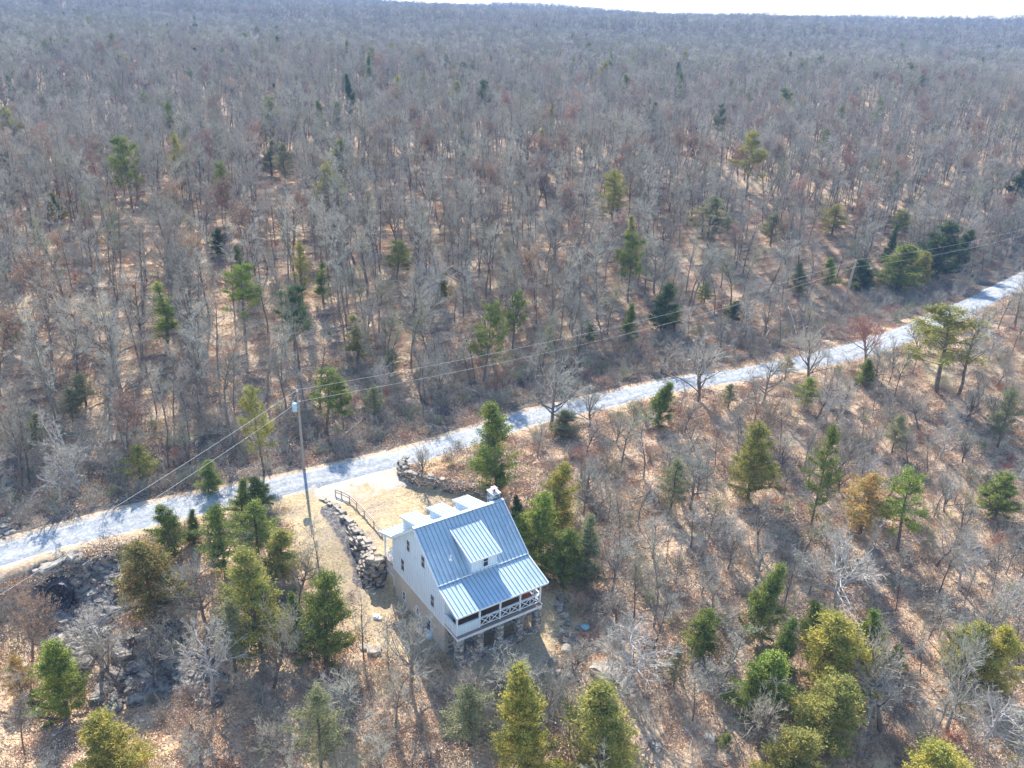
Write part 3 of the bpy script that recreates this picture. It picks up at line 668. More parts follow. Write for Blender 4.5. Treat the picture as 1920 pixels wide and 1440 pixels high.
# ------------------------------------------------------------------ culvert
c0 = at(112, 1128); cdir = np.array([-.35, .937]); e = bpy.data.objects.new('culvert', None); COL.objects.link(e)
cb = np.array([-38.135, 57.239, -3.25]); e.location = cb; tag(e, 'dark corrugated steel culvert mouth under the gravel road above the creek bed', 'culvert')
m = MB()
NR, NS = 24, 40; V = []; Fq = []
for i in range(NS):
    for k in range(NR):
        t = 2 * math.pi * k / NR; rr_ = 1.05 + .03 * (i % 2); lx = math.cos(t) * rr_; lz = math.sin(t) * rr_; s0 = (lz + 1.05) * .55 - .9; sv = s0 + (7.5 - s0) * i / (NS - 1)
        V.append((cdir[0] * sv + cdir[1] * lx, cdir[1] * sv - cdir[0] * lx, .75 + lz))
for i in range(NS - 1):
    for k in range(NR): Fq.append((i * NR + k, i * NR + (k + 1) % NR, (i + 1) * NR + (k + 1) % NR, (i + 1) * NR + k))
m.add(V, Fq); m.build('pipe', mat('rusty_steel', (.16, .16, .18), .6, (3, (.12, .08, .06), .45, .65), metallic=.3), e)
m = MB(); m.tube([(cdir[0] * 6.9, cdir[1] * 6.9, .75), (cdir[0] * 7, cdir[1] * 7, .75)], 1.02, 22); m.build('painted_dark_end', DARKIN, e)  # near-black disc added to stand in for the darkness inside the pipe
# creek water
def water(poly, name='creek_water', dz=.07):
    P = [at(*p) for p in poly]; z = np.mean([p[2] for p in P]) + dz; me = bpy.data.meshes.new(name); me.from_pydata([(p[0], p[1], z) for p in P], [], [tuple(range(len(P)))])
    me.materials.append(mat('shallow_water', (.10, .13, .15), .06, spec=.6)); tag(link(name, me), kind='structure')
water([(118, 1208), (135, 1205), (143, 1215), (138, 1224), (122, 1222)])
water([(0, 985), (12, 988), (14, 1002), (6, 1010), (0, 1008)])
# ------------------------------------------------------------------ rocks
def boulder(px, py, sz, label, mt=ROCK, flatn=.55, pos=None):
    p = at(px, py) if pos is None else pos; m = MB(); random.seed(int(px * 7 + py)); r = random.uniform(0, 3)
    m.stone((0, 0, sz * flatn * .3), sz * 1.5, sz * 1.05, sz * flatn, r, .2); m.stone((sz * .35, sz * .25, sz * flatn * .2), sz * .8, sz * .7, sz * flatn * .8, r + .6, .25)
    o = m.build('boulder', mt); o.location = p; tag(o, label, 'rock'); return o
for a in [(1070, 1205, .55, 'rough grey boulder at the edge of the lawn right of the farmhouse'), (1062, 1220, .8, 'broad brown flat topped boulder at the lower right corner of the lawn'),
          (1035, 1243, .6, 'dark boulder at the tip of the house shadow'), (1042, 1262, .5, 'small dark rock below the tip of the house shadow'), (1085, 1180, .45, 'grey rock beside the lawn near the pale blue scrap'),
          (1135, 1265, 1.5, 'large pale flat rock slab under the spreading white barked tree'), (1165, 1280, .9, 'pale slab just right of the largest flat rock slab'), (1110, 1290, .5, 'small pale rock left of the largest slab'),
          (1230, 1402, .7, 'dark rock near the bottom edge right of the olive cedar'), (1330, 1385, .8, 'pale rock cluster among leaves near the bottom edge'),
          (108, 1160, .9, 'round grey boulder in the creek bed below the culvert'), (120, 1176, 1.0, 'flat tan boulder in the creek bed'), (88, 1068, 1.0, 'big boulder above the culvert mouth'),
          (138, 1090, 1.3, 'broad dark boulder right of the culvert mouth'), (700, 1222, .8, 'boulder at the lower left corner of the lawn'), (684, 1215, .6, 'smaller rock left of the lower left lawn boulder'),
          (10, 925, 1.0, 'flat rock by the creek at the left edge above the road'), (8, 962, .9, 'square pale rock by the creek at the left edge'), (22, 935, .7, 'grey rounded rock by the upper creek'),
          (808, 893, .5, 'white rock standing in the orange leaf bed behind the driveway'), (760, 886, .75, 'tan slab at the tip of the dark stone wall'), (800, 900, .7, 'long pale slab on top of the dark stone wall')]:
    boulder(*a, mt=GREYROCK if 'dark' in a[3] or 'grey' in a[3] else ROCK)
def rubble(poly, n, s0, s1, name='rubble', mt=GREYROCK):
    m = MB(); xs = [p[0] for p in poly]; ys = [p[1] for p in poly]; k = 0; random.seed(int(n))
    while k < n:
        x = random.uniform(min(xs), max(xs)); y = random.uniform(min(ys), max(ys))
        if not inside(poly, np.array([x]), np.array([y]))[0] or abs(x + 38.3) + abs(y - 56.9) < 2.3: continue
        s = s0 + (s1 - s0) * random.random() ** 2.5; m.stone((x, y, hz(x, y) + s * .12), s * 1.4, s, s * .6, random.uniform(0, 3.1), .24); k += 1
    return tag(m.build(name, mt), kind='stuff')
rubble(RAV, 620, .2, 1.2); rubble(RAV2, 330, .2, 1.3)
rubble([xy(*p) for p in [(0, 880), (30, 880), (40, 950), (20, 1010), (0, 1010)]], 90, .2, .9)
rubble([tuple(hw(9.3, -2.5)), tuple(hw(12.5, 2)), tuple(hw(11.8, 3)), tuple(hw(8.2, -3.2)), tuple(hw(6.5, -5)), tuple(hw(8, -5.5))], 55, .15, .7)
# small things on the lawn
o = MB(); o.stone((0, 0, .10), .6, .4, .26, .6, .3); o.stone((.32, -.12, .06), .35, .3, .16, 1.6, .35); o.stone((-.2, .2, .07), .3, .25, .2, .2, .3); o = o.build('feed_sack', mat('white_plastic', (.78, .78, .76), .5)); o.location = at(706, 1158); tag(o, 'crumpled white sack lying on the dry lawn left of the farmhouse', 'sack')
o = MB(); o.stone((0, 0, .1), .8, .6, .25, 0.2, .25); o = o.build('tarp', mat('blue_tarp', (.30, .50, .52), .5)); o.location = at(1097, 1178); tag(o, 'small crumpled pale blue tarp on the ground right of the farmhouse', 'tarp')
def tub(px, py, label, r, h, mt):
    p = at(px, py); e = bpy.data.objects.new('barrel', None); COL.objects.link(e); e.location = p; tag(e, label, 'barrel')
    m = MB(); m.tube([(0, 0, 0), (0, 0, h * .3), (0, 0, h * .7), (0, 0, h)], [r * .9, r, r, r * .92], 16); m.build('body', mt, e)
    m = MB(); m.tube([(0, 0, h + .001), (0, 0, h + .04)], [r * .96, r * .9], 16); m.build('lid', mt, e)
tub(788, 1190, 'dark blue barrel by the basement wall behind the bare tree', .3, .85, mat('blue_barrel', (.10, .16, .24), .5))
tub(806, 1196, 'pale blue barrel nearest the lower left corner of the farmhouse', .32, .6, GALV)

# ------------------------------------------------------------------ tree meshes
def nz(v): return v / (np.linalg.norm(v, axis=-1, keepdims=True) + 1e-9)
def grow(P0, D, L, R, m, wig, up, taper, r):
    """vectorised random walk: returns points (N,m,3) and radii (N,m)"""
    N = len(P0); P = np.zeros((N, m, 3)); P[:, 0] = P0; d = nz(D); bend = r.normal(0, wig * .5, (N, 3))
    for i in range(1, m):
        d = nz(d + r.normal(0, wig, (N, 3)) + bend + np.array([0, 0, up])); P[:, i] = P[:, i - 1] + d * (L / (m - 1))[:, None]
    t = np.linspace(0, 1, m)[None]; return P, R[:, None] * (1 - t * (1 - taper))
def spawn(P, Rd, L, nc, t0, ang, lr, rr, r, flat_=0.0):
    """children of each branch"""
    N, m, _ = P.shape; t = r.uniform(t0, 1.0, (N, nc)); x = t * (m - 1); i = np.minimum(x.astype(int), m - 2); f = (x - i)[..., None]
    a = np.take_along_axis(P, i[..., None].repeat(3, -1), 1); b = np.take_along_axis(P, (i + 1)[..., None].repeat(3, -1), 1)
    tan = nz(b - a); rnd = r.normal(0, 1, tan.shape); rnd[..., 2] *= (1 - flat_); perp = nz(rnd - (rnd * tan).sum(-1, keepdims=True) * tan)
    A = r.normal(ang, .18, (N, nc, 1)); D = tan * np.cos(A) + perp * np.sin(A)
    Rc = np.take_along_axis(Rd, i, 1) * rr * r.uniform(.75, 1.1, (N, nc)); Lc = L[:, None] * lr * r.uniform(.6, 1.25, (N, nc)) * (1.15 - .5 * t)
    return (a * (1 - f) + b * f).reshape(-1, 3), D.reshape(-1, 3), Lc.ravel(), Rc.ravel()
def tubes(P, Rd, k=3):
    N, m, _ = P.shape; T = np.zeros_like(P); T[:, 1:-1] = P[:, 2:] - P[:, :-2]; T[:, 0] = P[:, 1] - P[:, 0]; T[:, -1] = P[:, -1] - P[:, -2]; T = nz(T)
    ref = np.where(np.abs(T[..., 2:3]) > .9, np.array([1.0, 0, 0]), np.array([0, 0, 1.0])); A = nz(np.cross(T, ref)); B = np.cross(T, A)
    an = np.arange(k) * 2 * np.pi / k
    V = P[:, :, None] + (A[:, :, None] * np.cos(an)[None, None, :, None] + B[:, :, None] * np.sin(an)[None, None, :, None]) * Rd[:, :, None, None]
    I = np.arange(N * m * k).reshape(N, m, k); J = np.roll(I, -1, 2)
    return V.reshape(-1, 3), np.stack([I[:, :-1], J[:, :-1], J[:, 1:], I[:, 1:]], -1).reshape(-1, 4)
def cat_(parts):
    V = []; Fq = []; n = 0
    for v, f in parts: V.append(v); Fq.append(f + n); n += len(v)
    return np.concatenate(V), np.concatenate(Fq)
def cards(C, size, r, asp=.5, outd=None):
    """leaf sized quads at points C"""
    N = len(C); a = nz(r.normal(0, 1, (N, 3)) + (0 if outd is None else outd * 1.1)); b = nz(np.cross(a, r.normal(0, 1, (N, 3))))
    s = size * r.uniform(.6, 1.3, (N, 1)); a = a * s; b = b * s * asp
    V = np.stack([C - a * .5, C + b * .5, C + a * .6, C - b * .5], 1).reshape(-1, 3); return V, np.arange(4 * N).reshape(-1, 4)

def bare_tree(seed, height=10, form='forest', twig=.0095, dens=1.0, leaf=False, lod=False):
    """returns ((V,F) trunk and limbs, (V,F) twigs, leaves or None)"""
    r = np.random.default_rng(seed); Hh = height
    if form == 'multi': n0 = 4; D0 = nz(np.c_[r.normal(0, .33, (n0, 2)), np.ones(n0)]); L0 = r.uniform(.6, .85, n0) * Hh; R0 = np.full(n0, .016 * Hh); t0 = .25; n1 = int(9 * dens); a1 = .75; l1 = .34
    elif form == 'spread': n0 = 1; D0 = np.array([[r.normal(0, .12), r.normal(0, .12), 1.0]]); L0 = np.array([.62 * Hh]); R0 = np.array([.025 * Hh]); t0 = .35; n1 = int(17 * dens); a1 = .95; l1 = .75
    elif form == 'vase': n0 = 1; D0 = np.array([[0, 0, 1.0]]); L0 = np.array([.45 * Hh]); R0 = np.array([.022 * Hh]); t0 = .3; n1 = int(15 * dens); a1 = .55; l1 = 1.15
    elif form == 'slim': n0 = 1; D0 = np.array([[r.normal(0, .06), r.normal(0, .06), 1.0]]); L0 = np.array([.85 * Hh]); R0 = np.array([.012 * Hh]); t0 = .4; n1 = int(16 * dens); a1 = .7; l1 = .24
    else: n0 = 1; D0 = np.array([[r.normal(0, .09), r.normal(0, .09), 1.0]]); L0 = np.array([.76 * Hh]); R0 = np.array([.0145 * Hh]); t0 = .42; n1 = int(18 * dens); a1 = .68; l1 = .36
    P, Q = grow(np.zeros((n0, 3)) + np.array([0, 0, -.2]), D0, L0, R0, 9, .065 if form != 'slim' else .04, .05, .28, r)
    wood = [tubes(P, Q, 6 if not lod else 4)]
    p, d, l, q = spawn(P, Q, L0, n1, t0, a1, l1, .55, r); P1, Q1 = grow(p, d, l, q, 7, .12, .07, .28, r)
    if n0 == 1:   # leaders from the top
        pe = np.repeat(P[:, -1], 4, 0); de = nz(np.c_[r.normal(0, .55, (4, 2)), np.ones(4)]); Pe, Qe = grow(pe, de, np.full(4, Hh * .28), np.full(4, Q[0, -1] * .8), 7, .16, .06, .3, r)
        P1 = np.concatenate([P1, Pe]); Q1 = np.concatenate([Q1, Qe]); l = np.concatenate([l, np.full(4, Hh * .28)])
    wood.append(tubes(P1, Q1, 4 if not lod else 3))
    p, d, l2, q = spawn(P1, Q1, l, 6 if not lod else 5, .22, .75, .48, .60, r); P2, Q2 = grow(p, d, l2, np.clip(q, twig * 1.4, twig * 3), 5, .14, .08, .45, r)
    tw = [tubes(P2, Q2, 3)]
    p, d, l3, q = spawn(P2, Q2, l2, 4, .2, .7, .55, .6, r); P3, Q3 = grow(p, d, l3, np.full(len(p), twig * 1.15), 4 if not lod else 3, .15, .08, .6, r); tw.append(tubes(P3, Q3, 3))
    if not lod:
        p, d, l4, q = spawn(P3, Q3, l3, 3, .25, .65, .62, .6, r); P4, Q4 = grow(p, d, l4, np.full(len(p), twig * .85), 3, .2, .06, .6, r); tw.append(tubes(P4, Q4, 3))
    lv = None
    if leaf:
        src = P3[:, 1:].reshape(-1, 3); C = src[r.integers(0, len(src), 2600)] + r.normal(0, .10, (2600, 3)); lv = cards(C, .17, r, .6)
    return cat_(wood), cat_(tw), lv

def evergreen(seed, shape='cone', n=8200, Hh=8.0, W=1.9, size=.15):
    r = np.random.default_rng(seed)
    P, Q = grow(np.zeros((1, 3)) + np.array([0, 0, -.2]), np.array([[r.normal(0, .04), r.normal(0, .04), 1.0]]), np.array([Hh * 1.0]), np.array([.13]), 9, .03, .05, .2, r)
    zb = {'cone': .04, 'oval': .05, 'pine': .34, 'loose': .12, 'thin': .1}[shape]
    nb = {'cone': 115, 'oval': 105, 'pine': 52, 'loose': 66, 'thin': 56}[shape]
    t = r.uniform(0, 1, nb) ** .85; h = (zb + (1 - zb) * t)
    if shape == 'cone': wr = (1 - t) ** .72 * .98 + .05
    elif shape == 'oval': wr = np.sqrt(np.clip(1 - (2 * (t * .86 + .02) - .72) ** 2 / 1.0, 0.02, 1)) * (1 - .42 * t)
    elif shape == 'pine': wr = (1 - t) ** .5 * r.uniform(.55, 1.15, nb) + .1
    elif shape == 'thin': wr = ((1 - t) ** .6) * r.uniform(.5, 1.1, nb)
    else: wr = np.sin(np.clip(t * .9 + .12, 0, 1) * math.pi) ** .7 * r.uniform(.5, 1.1, nb)
    az = r.uniform(0, 2 * math.pi, nb); lob = 1 + .22 * np.sin(az * 2 + r.uniform(0, 6)) * np.sin(h * 9 + r.uniform(0, 6)) + .12 * np.sin(az * 3 + h * 14)
    x = h * 8; i = np.minimum(x.astype(int), 7); f = (x - i)[:, None]; base = P[0, i] * (1 - f) + P[0, i + 1] * f
    L = W * wr * lob * r.uniform(.72, 1.18, nb); upw = {'cone': .55, 'oval': .45, 'pine': .15, 'loose': .35, 'thin': .5}[shape]
    D = nz(np.c_[np.cos(az), np.sin(az), upw * np.ones(nb) + .5 * t]); PB, QB = grow(base - np.array([0, 0, .25]) * (1 - t)[:, None], D, np.maximum(L, .25), .018 + .012 * L, 5, .09, .03, .3, r)
    wood = cat_([tubes(P, Q, 6), tubes(PB, QB, 3)])
    # foliage: lumps strung along the outer part of every branch
    tt = r.beta(2.2, 1.1, n) if shape != 'pine' else r.beta(3.5, 1, n); bi = r.choice(nb, n, p=(L + .25) / (L + .25).sum()); x = tt * 4; i = np.minimum(x.astype(int), 3); f = (x - i)[:, None]
    C = PB[bi, i] * (1 - f) + PB[bi, i + 1] * f; sg = {'cone': .15, 'oval': .16, 'pine': .17, 'loose': .17, 'thin': .13}[shape]
    out = nz(C - np.c_[np.zeros((n, 2)), C[:, 2:] - .5]); C = C + r.normal(0, sg, (n, 3)) * np.array([1, 1, .8]) * (.6 + .9 * r.random((nb, 1))[bi])
    return wood, cards(C, size, r, .38, out)
def shrub(seed, hgt=1.6, n=26, spread=.9, twig=.010, thick=False):
    r = np.random.default_rng(seed); p0 = np.c_[r.normal(0, spread * .3, (n, 2)), np.full(n, -.05)]
    D = nz(np.c_[r.normal(0, .45, (n, 2)), np.ones(n)]); L = r.uniform(.5, 1.1, n) * hgt; P, Q = grow(p0, D, L, np.full(n, .016), 5, .16, .03, .5, r)
    p, d, l, q = spawn(P, Q, L, 5, .2, .6, .45, .7, r); P1, Q1 = grow(p, d, l, np.full(len(p), twig), 4, .2, .05, .6, r)
    p, d, l, q = spawn(P1, Q1, l, 3, .2, .6, .6, .7, r); P2, Q2 = grow(p, d, l, np.full(len(p), twig * .8), 3, .2, .05, .6, r)
    return cat_([tubes(P, Q, 3), tubes(P1, Q1, 3), tubes(P2, Q2, 3)])

def bark(name, a, b, rand=.12): return mat(name, a, .9, (3.5, b, .4, .65), rand=rand, spec=.1)
BARK_D = bark('dark_bark', (.15, .12, .095), (.23, .19, .155)); BARK_G = bark('grey_bark', (.28, .245, .205), (.18, .155, .13)); BARK_W = bark('pale_bark', (.52, .49, .46), (.34, .31, .29), .06)
TW_G = bark('grey_twigs', (.54, .495, .405), (.38, .345, .28), .25); TW_B = bark('brown_twigs', (.47, .405, .32), (.34, .29, .225), .2); TW_P = bark('reddish_twigs', (.50, .25, .17), (.38, .19, .14), .12)
TW_W = bark('pale_twigs', (.58, .52, .44), (.40, .35, .29), .06); TW_L = bark('lichen_twigs', (.41, .40, .24), (.32, .30, .20), .15)
LEAF_R = mat('dead_oak_leaves', (.54, .33, .22), .8, (1.5, (.40, .25, .17), .4, .65), rand=.18); LEAF_O = mat('orange_dead_leaves', (.58, .26, .10), .8, (1.5, (.42, .20, .10), .4, .65), rand=.1)
def foliage(name, a, b, c, rand=.10):
    m = mat(name, a, .75, [(.9, b, .44, .60), (2.4, c, .50, .66)], rand=rand, spec=.15); t = m.node_tree; p = t.nodes['Principled BSDF']
    tr = t.nodes.new('ShaderNodeBsdfTranslucent'); mx = t.nodes.new('ShaderNodeMixShader'); mx.inputs[0].default_value = .28
    src = p.inputs['Base Color'].links[0].from_socket; t.links.new(src, tr.inputs['Color'])
    t.links.new(p.outputs[0], mx.inputs[1]); t.links.new(tr.outputs[0], mx.inputs[2]); t.links.new(mx.outputs[0], t.nodes['Material Output'].inputs['Surface']); return m
GREENS = {
    'green': foliage('cedar_green', (.20, .25, .055), (.34, .35, .075), (.08, .11, .035)),
    'bright': foliage('cedar_bright_green', (.27, .34, .06), (.43, .43, .08), (.11, .16, .04)),
    'olive': foliage('cedar_olive', (.36, .34, .09), (.48, .41, .10), (.16, .18, .06)),
    'yellow': foliage('cedar_yellow_green', (.44, .40, .085), (.56, .45, .09), (.18, .21, .055)),
    'rust': foliage('cedar_orange_brown', (.60, .37, .12), (.38, .32, .10), (.24, .22, .08)),
    'tip': foliage('cedar_orange_tips', (.30, .28, .08), (.50, .33, .11), (.15, .17, .05)),
    'dark': foliage('cedar_dark_green', (.10, .145, .05), (.18, .22, .06), (.05, .075, .03)),
    'dull': foliage('cedar_dull_green', (.28, .29, .14), (.39, .36, .19), (.17, .18, .09)),
}
EV = {}
for i, (nm, sh, n, W) in enumerate([('cone', 'cone', 21000, 1.9), ('cone2', 'cone', 18000, 1.7), ('oval', 'oval', 22000, 2.1), ('oval2', 'oval', 19000, 2.0), ('pine', 'pine', 12000, 2.3), ('pine2', 'pine', 10000, 1.9), ('loose', 'loose', 10500, 2.0), ('thin', 'thin', 7500, 1.3)]):
    (wv, wf), (lv, lf) = evergreen(100 + i, sh, n, 8.0, W)
    span = np.percentile(np.hypot(lv[:, 0], lv[:, 1]), 97) * 2
    EV[nm] = (mesh_np(nm + '_trunk', wv, [wf], BARK_D), mesh_np(nm + '_foliage', lv, [lf], GREENS['green']), span, float(np.percentile(lv[:, 2], 99.5)))
BT = {}
def add_bt(key, seed, h, form, wm, tm, **k):
    (wv, wf), (tv, tf), lv = bare_tree(seed, h, form, **k)
    tr = mesh_np(key + '_trunk', wv, [wf], wm)
    if lv: V, F_ = cat_([(tv, tf), lv]); mi = np.r_[np.zeros(len(tf)), np.ones(len(lv[1]))]; cr = mesh_np(key + '_crown', V, [F_], [tm, LEAF_R], mi)
    else: V, F_ = tv, tf; mi = np.zeros(len(tf)); cr = mesh_np(key + '_crown', V, [F_], tm)
    Va, Fa = cat_([(wv, wf), (V, F_)]); join = mesh_np(key + '_whole', Va, [Fa], [wm, tm] + ([LEAF_R] if lv else []), np.r_[np.zeros(len(wf)), mi + 1])
    BT[key] = (tr, cr, join, h)
for i in range(5): add_bt('forest%d' % i, 200 + i, 10.5, 'forest', (BARK_D, BARK_G)[i % 2], (TW_G, TW_B, TW_G, TW_G, TW_L)[i])
add_bt('slim0', 220, 9.5, 'slim', BARK_D, TW_B, dens=.9); add_bt('slim1', 221, 9.5, 'slim', BARK_G, TW_G, dens=.9)
add_bt('spread0', 230, 8, 'spread', BARK_G, TW_G); add_bt('spread1', 231, 8, 'spread', BARK_D, TW_B); add_bt('spread2', 232, 8, 'spread', BARK_W, TW_W, twig=.011)
add_bt('white', 240, 8, 'multi', BARK_W, TW_W, twig=.011); add_bt('vase', 250, 7, 'vase', BARK_G, TW_P); add_bt('vaseg', 251, 7, 'vase', BARK_D, TW_G)
add_bt('leafy0', 260, 9, 'forest', BARK_D, TW_B, leaf=True); add_bt('leafy1', 261, 7.5, 'spread', BARK_D, TW_B, leaf=True)
print('variant faces', {k: len(v[2].polygons) for k, v in BT.items()})

